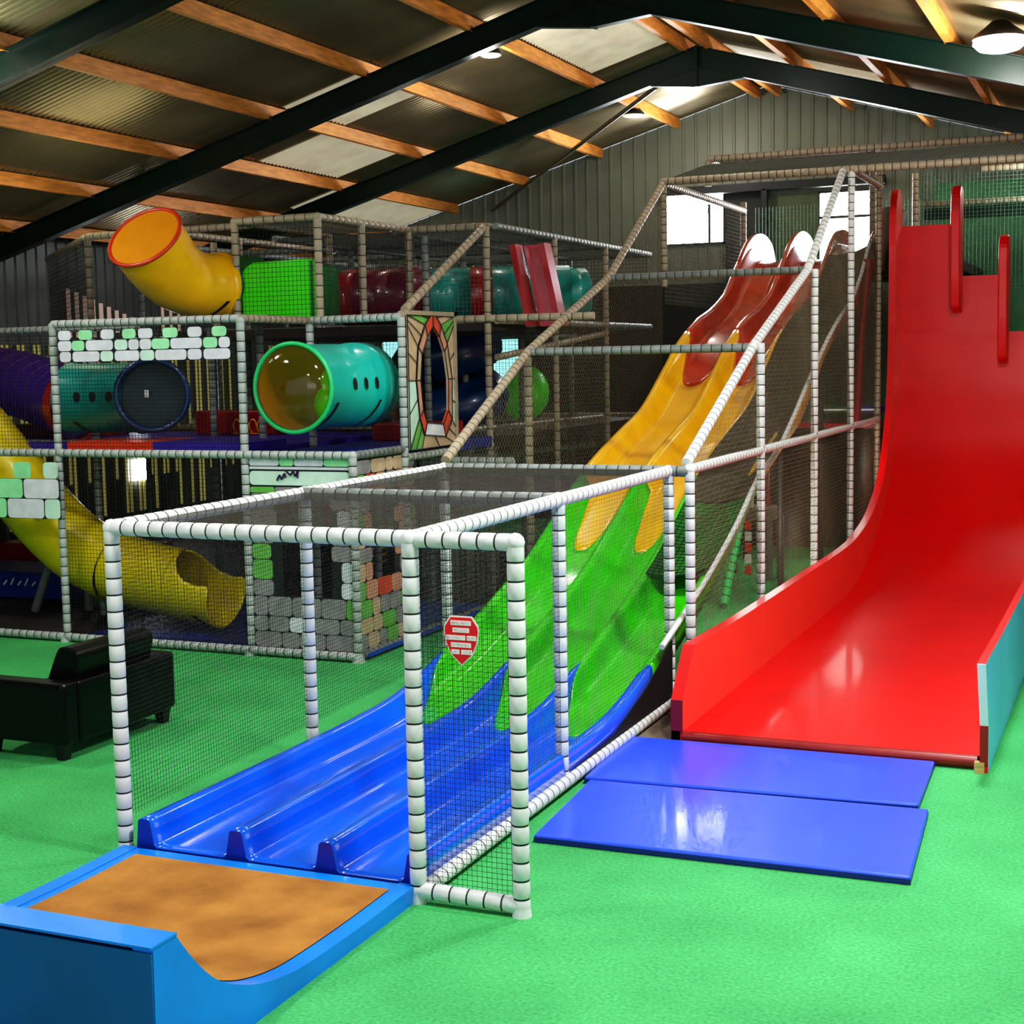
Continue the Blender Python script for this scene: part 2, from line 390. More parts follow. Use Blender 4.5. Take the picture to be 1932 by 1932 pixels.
# ------------------------------------------------------------------ rainbow wave slide
ET = catmull([(6.2,.225),(7.3,.226),(8.5,.236),(9.2,.285),(9.9,.44),(10.5,.60),(11.1,.78),(11.6,.95),(12.2,1.22),(12.85,1.53),(13.3,1.69),(13.97,1.88),(14.7,2.09),(15.45,2.47),(16.0,2.76),(16.7,3.01),(17.4,3.17),(18.0,3.38),(18.5,3.69),(18.9,3.90),(19.3,4.0),(20.2,4.02)], 6)
def edgez(y): return interp(ET, y)
CX = [-4.81,-4.24,-3.71,-3.215]
def bump(dx, y):
    k = min(1, max(0, (y-8)/4)); dx = abs(dx)
    lo = interp([(0,1),(.022,1),(.037,.93),(.06,.12),(.075,0)], dx)
    hi = interp([(0,1),(.022,.99),(.04,.88),(.07,.55),(.1,.2),(.135,0)], dx)
    return lo*(1-k) + hi*k
cols = set()
for i, c in enumerate(CX):
    for q in (0,.022,.037,.048,.06,.075,.1,.135):
        for sg in (-1, 1):
            if i == 0 and sg < 0 and q > .04: continue
            if i == 3 and sg > 0 and q > .04: continue
            cols.add(round(c+sg*q, 4))
for a, b in zip(CX, CX[1:]):
    for k in (.3,.34,.38,.42,.46,.5,.54,.58,.62,.66,.7): cols.add(round(a+(b-a)*k, 4))
cols = sorted(cols)
def sz(x, y):
    h = interp([(6,.148),(8,.15),(11,.2),(20,.2)], y)
    p = max(bump(x-c, y) for c in CX)
    sag = 0
    return edgez(y) - h + h*p
def tongue(x, w=1.0, p=2.6):   # rounded drips: 0 at the dividers, 1 in the lane centres
    for a, b in zip(CX, CX[1:]):
        if a <= x <= b: t = abs((x-a)/(b-a)*2-1); return 1-min(1, t/w)**p
    return 0
SEC = [('blue_section', M_blue, lambda x: 6.2, lambda x: 9.85-.85*tongue(x, 1.0, 2.2), 'blue lower section'),
       ('green_section', M_green, None, lambda x: 12.85-.85*tongue(x, .62, 3), 'green middle section'),
       ('yellow_section', M_yellow, None, lambda x: 16.3-.85*tongue(x, .8, 3), 'yellow upper section'),
       ('orange_red_section', M_redor, None, lambda x: 20.1, 'orange red top section')]
slide = thing('wave_slide', 'three lane wave slide striped blue, green, yellow and orange red inside the netted cage', 'slide', (-4.0,6.2,0))
prev = None
for nm, m, f0, f1, lb in SEC:
    f0 = f0 or prev; prev = f1; N = 40 if m != M_redor else 44
    mb = MB(); vs = []; nc = len(cols)+2
    for i in range(N+1):
        row = []
        for j, x in enumerate(cols):
            a, b = f0(x), f1(x); y = a+(b-a)*i/N; row.append((x, y, sz(x, y)))
        l, r = row[0], row[-1]
        row = [(l[0]-.012, l[1], l[2]-.13)] + row + [(r[0]+.012, r[1], r[2]-.13)]
        vs += row
    fs = [(i*nc+j, i*nc+j+1, (i+1)*nc+j+1, (i+1)*nc+j) for i in range(N) for j in range(nc-1)]
    mb.add(vs, fs, 0, True)
    if m == M_blue:
        top = vs[:nc]
        cap = MB(); cap.add([(p[0],6.197,.03) for p in top]+[(p[0],6.197,p[2]-.002) for p in top], [(i,i+1,nc+i+1,nc+i) for i in range(nc-1)]); cap.build('end_face', mat('deep_blue_end',(6,40,170),.35), slide)
    ob = mb.build(nm, m, slide, solid=.025); ob['label'] = lb
for x in CX:
    mb = MB(); prof = catmull([(18.3,3.5),(18.75,3.86),(19.1,4.06),(19.5,4.18),(19.95,4.2),(20.35,4.1),(20.55,3.9)], 5)+[(20.55,3.7),(19,3.6)]
    mb.prism(prof, 0, x-.025, x+.025); ob = mb.build('divider_fin', M_redor, slide, bevel=.01)
mb = MB(); mb.prism([(6.3,.02),(10.3,.02),(10.3,.52),(9.7,.30),(9.0,.14),(8.0,.09),(6.3,.08)], 0, -3.172, -3.165); mb.build('side_skirt', M_black, slide)
# dark support skirt and trough under the slide
mb = MB()
for y in (12.4, 14.6, 16.6, 18.5):
    for x in ((-4.7, -3.35) if y > 13 else (-4.7,)): mb = MB(); mb.ring_tube([(x,y,0),(x,y,edgez(y)-.3)], .03, 8); mb.build('support_leg', M_frame, slide)
    mb = MB(); mb.ring_tube([(-4.75,y,edgez(y)-.32),(-3.3,y,edgez(y)-.32)], .03, 8); mb.build('support_bar', M_frame, slide)
mb = MB(); A = [(9.9,.55),(11,.85),(12,1.2),(12.75,1.53),(13.7,1.80),(15.1,2.45),(16.2,2.9),(17.4,3.3),(18.3,3.9)]
mb.ring_tube([(-3.12,y,z) for y,z in catmull(A,3)], .022, 8); ob = mb.build('edge_rail', M_foam, slide)

# dense net sheet and added shade cover draped over the third lane
def drape(nm, y0, y1, m, cord=M_nett):
    mb = MB(); vs = []; N = 40; K = 8
    for i in range(N+1):
        y = y0+(y1-y0)*i/N
        za, zb = edgez(y)+.012, interp(catmull(A,3)+[(20,4.1)], y)
        for k in range(K+1):
            t = k/K; x = -3.69+.575*t; vs.append((x, y, max(za+(zb-za)*t-.05*math.sin(PI*t), sz(x, y)+.014)))
    mb.add(vs, [(i*(K+1)+k, i*(K+1)+k+1, (i+1)*(K+1)+k+1, (i+1)*(K+1)+k) for i in range(N) for k in range(K)], 0, True); mb.build(nm, m, slide)
    mb = MB()
    def g(y, t):
        za, zb = edgez(y)+.012, interp(catmull(A,3)+[(20,4.1)], y); x = -3.69+.575*t
        return Vector((x, y, max(za+(zb-za)*t-.05*math.sin(PI*t), sz(x, y)+.014)+.006))
    y = y0
    while y < y1:
        for k in range(8): mb.cord(g(y, k/8), g(y, (k+1)/8), .003)
        y += .05
    for k in range(12):
        for i in range(60): mb.cord(g(y0+(y1-y0)*i/60, k/12), g(y0+(y1-y0)*(i+1)/60, k/12), .003)
    mb.build(nm+'_mesh', cord, slide)
drape('net_cover', 12.45, 18.7, mat('olive_shade_cloth', (58,50,32), .8, var=.25))
drape('lane_shade_cover', 11.3, 12.43, mat('shaded_lane_green', (16,104,12), .6, var=.25), M_netb)  # dark green cover paints the third lane's shadow into its colour
# ------------------------------------------------------------------ landing tray
tray = thing('slide_run_out', 'blue run out tray with brown carpet and curved end stop at the slide foot', 'landing tray', (-4.05,5.2,0))
PR = catmull([(6.16,.085),(5.6,.078),(5.17,.087),(5.0,.103),(4.85,.133),(4.725,.171),(4.59,.231),(4.49,.293),(4.40,.377),(4.33,.458),(4.266,.543)], 4)
side = PR + [(4.13,.545),(4.12,0),(6.16,0)]
for x0, x1 in ((-4.92,-4.83),(-3.28,-3.19)):
    mb = MB(); mb.prism(side, 0, x0, x1); mb.build('side_board', M_bplat, tray)
mb = MB(); n = len(PR); vs = []
for y, z in PR: vs += [(-4.83,y,z-.006),(-3.28,y,z-.006)]
mb.add(vs, [(2*i,2*i+1,2*i+3,2*i+2) for i in range(n-1)], 0, True); mb.build('tray_floor', M_bplat, tray)
mb = MB(); vs = []; Q = [(y,z) for y,z in PR if z < .46 and y < 6.15]
for y, z in Q: vs += [(-4.76,y,z+.004),(-3.28,y,z+.004)]
mb.add(vs, [(2*i,2*i+1,2*i+3,2*i+2) for i in range(len(Q)-1)], 0, True); mb.build('carpet', M_carpet, tray)['label'] = 'worn brown carpet'
MB().box(-4.925,-3.186,4.112,4.266,.546,.556).build('top_board', M_bplat, tray)
MB().box(-4.92,-3.192,4.118,4.13,0,.53).build('end_board', M_bplatd, tray)

# ------------------------------------------------------------------ netted cage
cage = thing('slide_cage', 'white foam padded pipe cage with black netting around the foot of the wave slide', 'netted cage', (-4.0,6.2,0))
H = 1.765
def P(a, b, m=None, par=None, nm='rail', **k): return pipe(nm, a, b, par or cage, m, r=.041, **k)
for (x, y, z0) in ((-4.95,6.22,0),(-3.18,6.17,0),(-2.64,6.17,0),(-3.2,8.14,.03),(-3.2,10.35,.03),(-4.98,8.2,.05),(-5.02,10.35,.05)):
    P((x,y,z0),(x,y,H), nm='post', knob1=True)
P((-4.95,6.22,H),(-2.64,6.17,H))
P((-4.95,6.22,H),(-4.98,8.2,H)); P((-4.98,8.2,H),(-5.02,10.35,H))
P((-3.18,6.17,H),(-3.2,10.35,H))
P((-4.98,8.17,H),(-3.2,8.14,H), M_foamg); P((-5.02,10.35,H),(-3.04,10.35,H), M_foamg)
P((-3.18,6.17,.06),(-2.64,6.17,.05)); P((-3.16,6.2,.06),(-3.18,10.35,.06)); P((-3.2,10.35,.06),(-2.95,10.35,.06))
for x, y in ((-3.18,6.17),(-2.64,6.17),(-4.95,6.22)):
    mb = MB(); mb.ring_tube([(x,y,0),(x,y,.05)], [.048,.04], 14); mb.build('foot', M_foam, cage)
c, rn = .026, .0013
net(cage, [(-3.18,6.17,.06),(-2.64,6.17,.06),(-2.64,6.17,H),(-3.18,6.17,H)], c, rn, M_netb)
net(cage, [(-3.19,6.2,.06),(-3.19,10.35,.06),(-3.19,10.35,H),(-3.19,6.2,H)], c, rn, M_netb)
net(cage, [(-4.96,6.25,.2),(-5.0,10.35,.3),(-5.0,10.35,H),(-4.96,6.25,H)], c, rn, M_netb)
net(cage, [(-4.95,6.2,H+.01),(-3.19,6.2,H+.01),(-3.19,10.35,H+.01),(-5.0,10.35,H+.01)], .03, .0013, M_netroof)
# sign hung on the net
sg = thing('shield_sign', 'small red shield shaped sign with white lettering hung on the front net', 'sign', (-2.911,6.15,1.3))
def shield(s, y0, y1, m, nm):
    pts = [(-.055,.11),(.055,.11),(.087,.065),(.09,.04),(.08,-.02),(.055,-.075),(.0,-.125),(-.055,-.075),(-.08,-.02),(-.09,.04),(-.087,.065)]
    mb = MB(); mb.prism([(-2.911+p*s, 1.305+q*s) for p, q in pts], 1, y0, y1); return mb.build(nm, m, sg)
shield(1.0, 6.146, 6.150, M_white, 'white_border'); shield(.94, 6.143, 6.147, mat('sign_red', (228,8,10), .4, var=.03), 'red_face')
# illegible lettering: five rows of white letter blocks with faint strokes
mb = MB(); mk = MB()
rows = [(.078,[(-.052,.052)]),(.044,[(-.042,.042)]),(.008,[(-.075,.022),(.030,.077)]),(-.026,[(-.052,.050)]),(-.059,[(-.05,-.01),(0,.055)])]
for zc, spans in rows:
    for a, b in spans:
        mb.box(-2.911+a, -2.911+b, 6.1405, 6.143, 1.305+zc-.011, 1.305+zc+.011)
        x = a+.006
        while x < b-.008:
            q = random.choice((0,1,2))
            if q != 1: mk.box(-2.911+x, -2.911+x+.002, 6.1395, 6.1405, 1.305+zc-.006, 1.305+zc+.006)
            if q != 0: mk.box(-2.911+x, -2.911+x+.005, 6.1395, 6.1405, 1.305+zc+random.choice((-.005,.0,.004)), 1.305+zc+.006)
            x += .0095
mb.build('lettering', M_white, sg); mk.build('letter_strokes', mat('pink_ink', (226,150,160), .5), sg)['kind'] = 'stuff'

# ------------------------------------------------------------------ guard frame along the slide
gf = thing('slide_guard_frame', 'white padded frame with sloping rails and nets rising beside the upper wave slide', 'netted frame', (-3.04,10.35,0))
def G(a, b, m=None, nm='rail', **k): return pipe(nm, a, b, gf, m, **k)
XG, XW = -3.04, -5.19
G((XG,10.35,0),(XG,10.35,1.78), nm='post', knob1=True)
G((XG,12.5,0),(XG,12.5,2.70), nm='post'); G((XG,14.73,0),(XG,14.73,3.43), nm='post')
G((XG,16.68,0),(XG,16.68,4.6), nm='post'); G((XG,18.49,0.3),(XG,18.49,5.08), M_foamb, nm='post')
G((XG,10.35,1.78),(XG,18.45,1.78))
G((-3.08,10.4,1.82),(-3.09,12.45,2.67), r=.04); G((-3.09,12.45,2.67),(-3.1,14.68,3.42), r=.04); G((-3.1,14.68,3.42),(-3.12,16.6,4.58), r=.04)
G((-5.03,10.4,1.82),(XW,12.5,2.66), M_foamb, r=.04); G((XW,12.5,2.66),(XW,14.73,3.42), M_foamb, r=.04); G((XW,14.73,3.42),(-5.2,16.68,4.58), M_foamb, r=.04)
G((XW,12.5,2.66),(-3.1,12.5,2.66), M_foamg); G((XW,14.73,3.42),(-3.1,14.73,3.42), M_foamg)
G((XW,12.5,0),(XW,12.5,2.62), M_foamb, nm='post'); G((XW,16.68,3.4),(XW,16.68,4.55), M_foamb, nm='post')
net(gf, [(XG,10.4,.1),(XG,16.6,.1),(XG,16.6,4.5),(XG,14.73,3.4),(XG,12.5,2.66),(XG,10.4,1.8)], .04, .002, M_nett, wave=.02)
net(gf, [(XG,16.7,.1),(XG,18.45,.1),(XG,18.45,4.9),(XG,16.7,4.5)], .05, .002, M_nett)
net(gf, [(-5.1,10.4,.6),(XW,16.6,.8),(XW,16.6,4.5),(XW,14.73,3.4),(XW,12.5,2.64),(-5.1,10.4,1.8)], .045, .002, M_nett, ang=.7)

# upper tower frame
tf = thing('tower_top_frame', 'beige foam padded box frame with netting above the tops of both slides', 'netted frame', (-3.04,18.49,3.9))
def T(a, b, m=M_foamb, nm='rail', **k): return pipe(nm, a, b, tf, m, r=.043, **k)
T((-5.22,16.68,4.6),(1.2,16.68,4.6)); T((XG,16.7,4.6),(XG,18.6,4.6)); T((-5.19,16.7,4.58),(-5.19,20.4,4.58))
T((-5.16,18.49,5.06),(1.4,18.49,5.06)); T((-5.16,18.49,4.72),(-5.16,18.49,5.04), nm='post')
T((XG,18.5,5.04),(XG,19.6,5.04)); T((-5.16,18.5,5.06),(-5.16,19.6,5.06)); T((-5.16,19.6,5.06),(1.4,19.6,5.06))
T((-2.95,20.9,3.8),(-2.95,20.9,5.0), nm='post'); T((-3.3,19.6,3.8),(-3.3,19.6,5.0), nm='post'); T((-2.9,21.0,4.58),(1.5,21.0,4.58))
T((-5.2,20.4,3.0),(-5.2,20.4,4.7), nm='post'); T((-2.1,20.9,5.0),(1.5,20.9,5.0))
for x in (-2.6,-.5): T((x,19.7,0),(x,19.7,3.6), nm='post', m=M_foamb)
net(tf, [(-5.16,18.5,5.06),(-3.04,18.5,5.06),(-3.04,19.6,5.06),(-5.16,19.6,5.06)], .05, .003, M_nett)
net(tf, [(-5.19,16.7,4.62),(1.2,16.7,4.62),(1.2,18.5,5.0),(-5.19,18.5,5.0)], .05, .0025, M_netg)
net(tf, [(-2.9,20.95,.6),(1.5,20.95,.6),(1.5,20.95,5.0),(-2.9,20.95,5.0)], .05, .0035, M_netgr)
net(tf, [(-5.3,21.3,.4),(-2.9,21.3,.4),(-2.9,21.3,4.7),(-5.3,21.3,4.7)], .05, .0035, M_netgr)
net(tf, [(-5.2,16.7,3.2),(-5.2,20.4,3.2),(-5.2,20.4,4.6),(-5.2,16.7,4.55)], .05, .0025, M_netg)
ob = MB().box(-2.85,1.5,21.05,21.15,4.38,4.53).build('green_pad', M_steel, tf)
MB().box(-5.2,-2.2,19.95,22.3,3.62,3.74).build('platform_deck', M_deck, tf)
tag(MB().box(-5.9,-2.85,19.8,19.83,.0,1.62).build('platform_shade_sheet', mat('brown_platform_shade',(52,44,34),.8,var=.2)), 'dark brown backdrop added as shade under the high platform behind the climbing unit', 'shade backdrop')  # brown sheet added to darken the back beneath the platform
tag(MB().box(-9.3,-5.9,22.3,22.33,.0,3.7).build('wall_shade_sheet', mat('charcoal_wall_shade',(34,34,30),.8,var=.25)), 'charcoal backdrop added as shade on the lower back wall left of the wave slide', 'wall covering')  # dark sheet added to paint shade onto the lower wall
tag(MB().box(-2.9,1.6,22.35,22.4,.0,5.0).build('green_backdrop', mat('green_sheet',(84,138,100),.8,var=.15)), 'green sheet wall covering behind the netting at the upper right', 'wall covering')

# ------------------------------------------------------------------ red drop slide
ds = thing('drop_slide', 'tall glossy red drop slide with stepped top and light blue outer side', 'slide', (-1.85,9.4,0))
BED = catmull([(9.42,.085),(12,.085),(14.6,.085),(15.5,.11),(16.2,.2),(16.9,.4),(17.5,.66),(18.0,.98),(18.35,1.35),(18.58,1.78),(18.75,2.2),(18.83,2.6),(18.85,2.82)], 6)
mb = MB(); vs = []
for y, z in BED: vs += [(-2.82,y,z),(-.9,y,z)]
mb.add(vs, [(2*i,2*i+1,2*i+3,2*i+2) for i in range(len(BED)-1)], 0, True)
mb.build('slide_bed', M_red, ds)
mb = MB(); mb.box(-2.82,-2.16,18.85,18.9,2.8,4.13); mb.box(-2.16,-1.6,18.85,18.9,2.8,3.5); mb.box(-1.6,-.9,18.85,18.9,2.7,2.82)
mb.build('stepped_back', M_red, ds)
mb = MB(); mb.ring_tube([(-2.82,9.42,.045),(-.92,9.42,.045)], .042, 14); mb.build('front_lip', M_dred, ds)
MB().box(-2.84,-.92,9.42,9.52,0,.01).build('wood_batten', M_wood, ds)
TOPL = catmull([(9.68,.625),(11,.6),(13,.595),(15.3,.60),(16.1,.66),(16.76,.77),(17.3,.96),(17.65,1.16),(17.9,1.43),(18.13,1.78),(18.3,2.3),(18.37,3.0),(18.39,4.1),(18.47,4.42),(18.62,4.56),(18.8,4.5),(18.9,4.3)], 4)
def sidewall(x0, x1, inner, outer, y0, top, nm):
    # wall solid between the upper edge profile and the bed
    lowp = [(18.95,2.6),(18.8,1.9),(18.45,1.2),(17.9,.7),(17.2,.3),(16.4,.06),(15.5,0),(y0,0)]
    mb = MB(); mb.prism([(y0,.3)] + top + lowp, 0, x0, x1); n = len(top)
    ob = mb.build(nm, [inner, outer, M_red], ds)
    for p in ob.data.polygons:
        nx = p.normal.x
        p.material_index = 0
        if outer is not inner and nx > .9: p.material_index = 1
        if abs(nx) < .5 and p.center.z > .31: p.material_index = 2
    return ob
def fix(ob):
    import bmesh
    bm = bmesh.new(); bm.from_mesh(ob.data); bmesh.ops.recalc_face_normals(bm, faces=bm.faces); bm.to_mesh(ob.data); bm.free()
a = sidewall(-2.9, -2.82, M_redwall, M_redwall, 9.4, TOPL, 'side_wall')
TOPR = [(9.12,.73),(9.3,.735)] + [(y, max(z,.72)) if y < 16.4 else (y,z) for y, z in TOPL[2:]]
b = sidewall(-.9, -.85, M_redwall, M_cyan, 9.34, TOPR, 'side_wall')
for ob, out in ((a, False), (b, True)):
    fix(ob)
    for p in ob.data.polygons:
        p.material_index = 1 if (out and p.normal.x > .9) else (2 if abs(p.normal.x) < .5 else 0)
    ob.data.materials[2] = M_red
b['label'] = 'right side wall, red inside and light blue outside'
MB().prism([(9.338,.3),(9.118,.73),(9.108,.73),(9.328,.3)], 0, -.9, -.85).build('white_edge_trim', M_white, ds)
MB().box(-.9,-.85,9.325,9.34,.06,.3).build('end_strip', M_dred, ds); MB().box(-2.9,-2.82,9.385,9.4,.09,.3).build('end_strip', M_dred, ds)
MB().box(-2.9,-2.84,9.4,9.5,0,.09).build('foot_block', M_padbl, ds); MB().box(-.93,-.87,9.31,9.36,0,.07).build('foot_block', M_wood, ds)
# dividing fins between the three drop lanes
for x, zt, zb in ((-2.15,4.57,3.1),(-1.6,3.96,2.48)):
    mb = MB(); pr = catmull([(18.9,zb-.05),(18.62,zb),(18.56,zb+.1),(18.52,zb+.5),(18.52,zt-.25),(18.58,zt-.07),(18.7,zt),(18.9,zt-.04)], 4)
    mb.prism(pr, 0, x-.055, x+.055); mb.build('lane_divider', M_red, ds, bevel=.02)

# ------------------------------------------------------------------ crash mats
def crash_mat(c, name, label):
    t = thing('crash_mat', label, 'mat', (sum(p[0] for p in c)/4, sum(p[1] for p in c)/4, 0), 'blue vinyl crash mats')
    mb = MB(); h = .045; n = 4
    vs = [(x,y,0.002) for x,y in c] + [(x,y,h) for x,y in c]
    mb.add(vs, [(3,2,1,0),(4,5,6,7),(0,1,5,4),(1,2,6,5),(2,3,7,6),(3,0,4,7)]); mb.build('mat_cover', M_mat, t, bevel=.012)
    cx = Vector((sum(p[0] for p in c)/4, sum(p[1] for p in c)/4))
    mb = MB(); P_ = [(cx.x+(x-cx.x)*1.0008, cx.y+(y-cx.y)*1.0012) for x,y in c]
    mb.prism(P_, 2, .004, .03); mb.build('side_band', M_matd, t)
crash_mat([(-2.99,7.17),(-1.01,7.20),(-1.075,8.34),(-3.07,8.26)], '', 'blue vinyl crash mat nearest the camera on the green floor')
crash_mat([(-3.12,8.30),(-1.14,8.41),(-1.17,9.36),(-3.18,9.33)], '', 'blue vinyl crash mat lying against the lip of the red drop slide')
tag(MB().box(-3.35,-2.92,9.42,11.2,.001,.012).build('wooden_board', M_concr), 'bare pale board on the floor between cage and red slide', 'board')

# ------------------------------------------------------------------ sofa
so = thing('sofa', 'small black leather sofa seen from behind on the green floor at the left', 'sofa', (-6.9,8.15,0))
def rb(nm, x0,x1,y0,y1,z0,z1, b=.03): return MB().box(x0,x1,y0,y1,z0,z1).build(nm, M_leather, so, bevel=b)
rb('armrest', -7.25,-6.5,7.6,7.76,.11,.525); rb('armrest', -7.25,-6.5,8.66,8.82,.11,.525)
rb('backrest', -6.62,-6.49,7.74,8.68,.11,.52, .02)
rb('seat_cushion', -7.2,-6.75,7.78,8.64,.2,.40, .04)
mb = MB(); prof = catmull([(-6.86,.36),(-6.72,.68),(-6.66,.73),(-6.58,.72),(-6.53,.66),(-6.6,.4)], 4)
mb.prism(prof, 1, 7.8, 8.62, smooth=False); mb.build('back_cushion', M_leather, so, bevel=.02)
for x in (-7.17,-6.58):
    for y in (7.67,8.75):
        mb = MB(); mb.add([(x-.03,y-.03,0),(x+.03,y-.03,0),(x+.03,y+.03,0),(x-.03,y+.03,0),(x-.045,y-.045,.11),(x+.045,y-.045,.11),(x+.045,y+.045,.11),(x-.045,y+.045,.11)],
            [(3,2,1,0),(4,5,6,7),(0,1,5,4),(1,2,6,5),(2,3,7,6),(3,0,4,7)]); mb.build('leg', M_leg, so)

# ------------------------------------------------------------------ castle play frame, left
pf = thing('castle_play_structure', 'two storey foam padded play frame with nets and coloured decks at the left', 'play frame', (-8.4,11.1,0))
def F(a, b, m=M_foam, nm='rail', **k): return pipe(nm, a, b, pf, m, **k)
M_foamw = mat('dull_white_foam', (170,176,172), 0.45, var=0.1, scale=7)
FX = [-13.3, -9.42, -7.35]
for x, y, z0, z1 in ((-9.42,11.12,0,2.98),(-7.35,11.12,0,2.98),(-6.25,11.1,0,1.8)): F((x,y,z0),(x,y,z1), M_foamw, 'post', knob1=True)
for x, y, z0, z1 in ((-7.35,12.3,0,2.98),(-6.24,12.05,0,3.0),(-6.25,13.12,1.3,3.0),(-9.93,12.3,0,2.98),(-8.3,12.9,0,2.98),(-6.95,12.8,0,1.8),(-9.1,13.2,0,2.98),(-7.0,14.1,0,3.9)): F((x,y,z0),(x,y,z1), M_foamg if y > 12.5 else M_foamw, 'post')
F((-9.42,11.12,3.0),(-7.35,11.12,3.0), M_foamw); F((-7.35,11.12,3.0),(-7.35,12.3,3.0), M_foamb); F((-7.35,12.3,3.0),(-6.24,12.05,3.0), M_foamw); F((-6.25,12.05,3.02),(-6.25,13.12,3.02), M_foamb)
F((-13.3,12.75,3.0),(-9.5,12.5,3.0), M_foamw); F((-13.3,13.4,2.7),(-10.3,13.4,2.7), M_foamg)
F((-13.3,11.12,1.8),(-6.25,11.1,1.8), M_foamw); F((-6.25,11.1,1.8),(-6.25,12.05,1.8), M_foamg); F((-6.25,12.1,1.72),(-6.25,13.1,1.72), M_foamw)
F((-13.3,12.2,1.82),(-9.5,12.2,1.82), M_foamg); F((-6.25,13.1,1.62),(-5.6,13.1,1.62), M_foamw)
F((-13.3,11.1,.05),(-6.25,11.08,.05), M_foamw); F((-6.25,11.08,.05),(-6.25,14.2,.05), M_foamg)
for x in (-9.42,-7.35,-6.25):
    mb = MB(); mb.ring_tube([(x,11.1,0),(x,11.1,.06)], [.06,.045], 12); mb.build('foot', M_foamw, pf)
mb = MB(); mb.box(-9.38,-8.4,11.2,11.9,1.80,1.9); mb.build('deck_pad', M_padr, pf)['label'] = 'orange red deck pad'
mb = MB(); mb.box(-8.4,-7.4,11.2,11.9,1.80,1.9); mb.build('deck_pad', M_padb, pf)['label'] = 'violet blue deck pad'
MB().box(-13.3,-7.4,11.9,14.2,1.74,1.84).build('deck', M_padb, pf)
MB().box(-7.3,-6.3,11.2,14.2,1.70,1.80).build('deck', M_padbl, pf)
MB().box(-13.3,-6.3,11.15,19.5,.0,.03).build('floor_mat', M_deck, pf)
MB().box(-9.3,-7.5,11.3,13.2,.03,.05).build('floor_mat', M_padbl, pf); MB().box(-7.3,-6.2,11.2,13.9,.03,.06).build('floor_mat', mat('blue_floor_mat',(16,70,190),.4), pf)
cb, rb_ = .036, .0022
net(pf, [(-9.4,11.13,.06),(-7.38,11.13,.06),(-7.38,11.13,2.95),(-9.4,11.13,2.95)], cb, rb_, M_netb)
net(pf, [(-13.3,11.13,1.82),(-9.44,11.13,1.82),(-9.44,11.13,2.95),(-13.3,11.13,2.95)], cb, rb_, M_netb)
net(pf, [(-7.33,12.32,1.85),(-6.28,12.32,1.85),(-6.28,12.32,2.95),(-7.33,12.32,2.95)], cb, rb_, M_netb)
net(pf, [(-6.25,12.35,.06),(-6.25,14.2,.06),(-6.25,14.2,1.7),(-6.25,12.35,1.7)], cb, rb_, M_netg)

# upper rear frame
uf = thing('upper_play_structure', 'third storey of beige foam padded pipes and nets behind the castle frame', 'play frame', (-7.2,14.1,3))
def U(a, b, m=M_foamb, nm='rail', **k): return pipe(nm, a, b, uf, m, seg=.11, n=10, **k)
ZT = 3.97
for x, y, z0 in ((-8.15,12.3,3.0),(-7.23,12.3,3.0)): U((x,y,z0),(x,y,ZT), nm='post', knob1=True, m=M_foamb)
for x, y in ((-7.2,13.1),(-7.19,14.1),(-6.33,14.18),(-6.24,15.87),(-6.24,17.6),(-8.15,14.1),(-9.7,14.2),(-10.36,12.85),(-9.36,14.2)): U((x,y,0 if x > -6.4 else 3.0),(x,y,ZT), nm='post')
for x in (-12.0,-10.4,-8.9,-7.4):
    for y in (15.9,17.6,19.4): U((x,y,0),(x,y,ZT), nm='post', m=M_foamg)
for x in (-10.4,-8.9,-7.4,-6.24):
    U((x,15.0,3.0),(x,19.4,3.0), m=M_foamg); U((x,14.2,ZT),(x,19.4,ZT), m=M_foamg)
for y in (15.9,17.6,19.4):
    U((-12.5,y,ZT),(-6.24,y,ZT), m=M_foamg); U((-12.5,y,3.0),(-6.24,y,3.0), m=M_foamg); U((-12.5,y,1.8),(-6.24,y,1.8), m=M_foamb)
U((-8.15,12.3,ZT),(-7.23,12.3,ZT)); U((-7.23,12.3,ZT),(-7.19,14.1,ZT)); U((-7.19,14.12,ZT),(-6.33,14.18,ZT)); U((-6.33,14.18,ZT),(-6.24,17.6,ZT), m=M_foamb)
U((-8.15,12.3,ZT),(-8.15,14.1,ZT)); U((-10.36,12.85,ZT),(-8.2,12.7,ZT)); U((-10.36,12.85,ZT),(-12.9,15.2,ZT)); U((-9.36,12.8,ZT),(-9.36,15.9,ZT))
U((-6.34,13.4,3.0),(-4.9,13.5,3.0)); U((-6.24,14.2,2.62),(-6.24,17.6,2.9)); U((-6.24,14.2,3.0),(-6.24,17.6,3.0))
U((-6.23,12.1,3.06),(-6.33,14.1,3.95), r=.042)
U((-7.1,14.97,1.8),(-6.74,18.8,1.8), m=M_foamb); U((-7.0,15.0,1.5),(-6.5,17.8,1.5), m=M_foamg)
U((-10.36,12.85,3.0),(-10.36,12.85,ZT), nm='post')
MB().box(-10.4,-7.2,14.2,19.4,2.88,2.98).build('deck', M_deck, uf); MB().box(-12.4,-6.3,14.3,19.4,1.66,1.78).build('deck', M_deck, uf)
MB().box(-7.2,-6.3,14.2,17.6,2.9,2.98).build('deck', M_deck, uf)
net(uf, [(-8.15,12.3,3.02),(-7.23,12.3,3.02),(-7.23,12.3,3.95),(-8.15,12.3,3.95)], .045, .0026, M_netb)
net(uf, [(-7.22,12.3,3.02),(-7.19,14.1,3.02),(-7.19,14.1,3.95),(-7.22,12.3,3.95)], .045, .0026, M_netb)
net(uf, [(-7.19,14.13,3.02),(-6.33,14.18,3.02),(-6.33,14.18,3.95),(-7.19,14.13,3.95)], .045, .0026, M_netg)
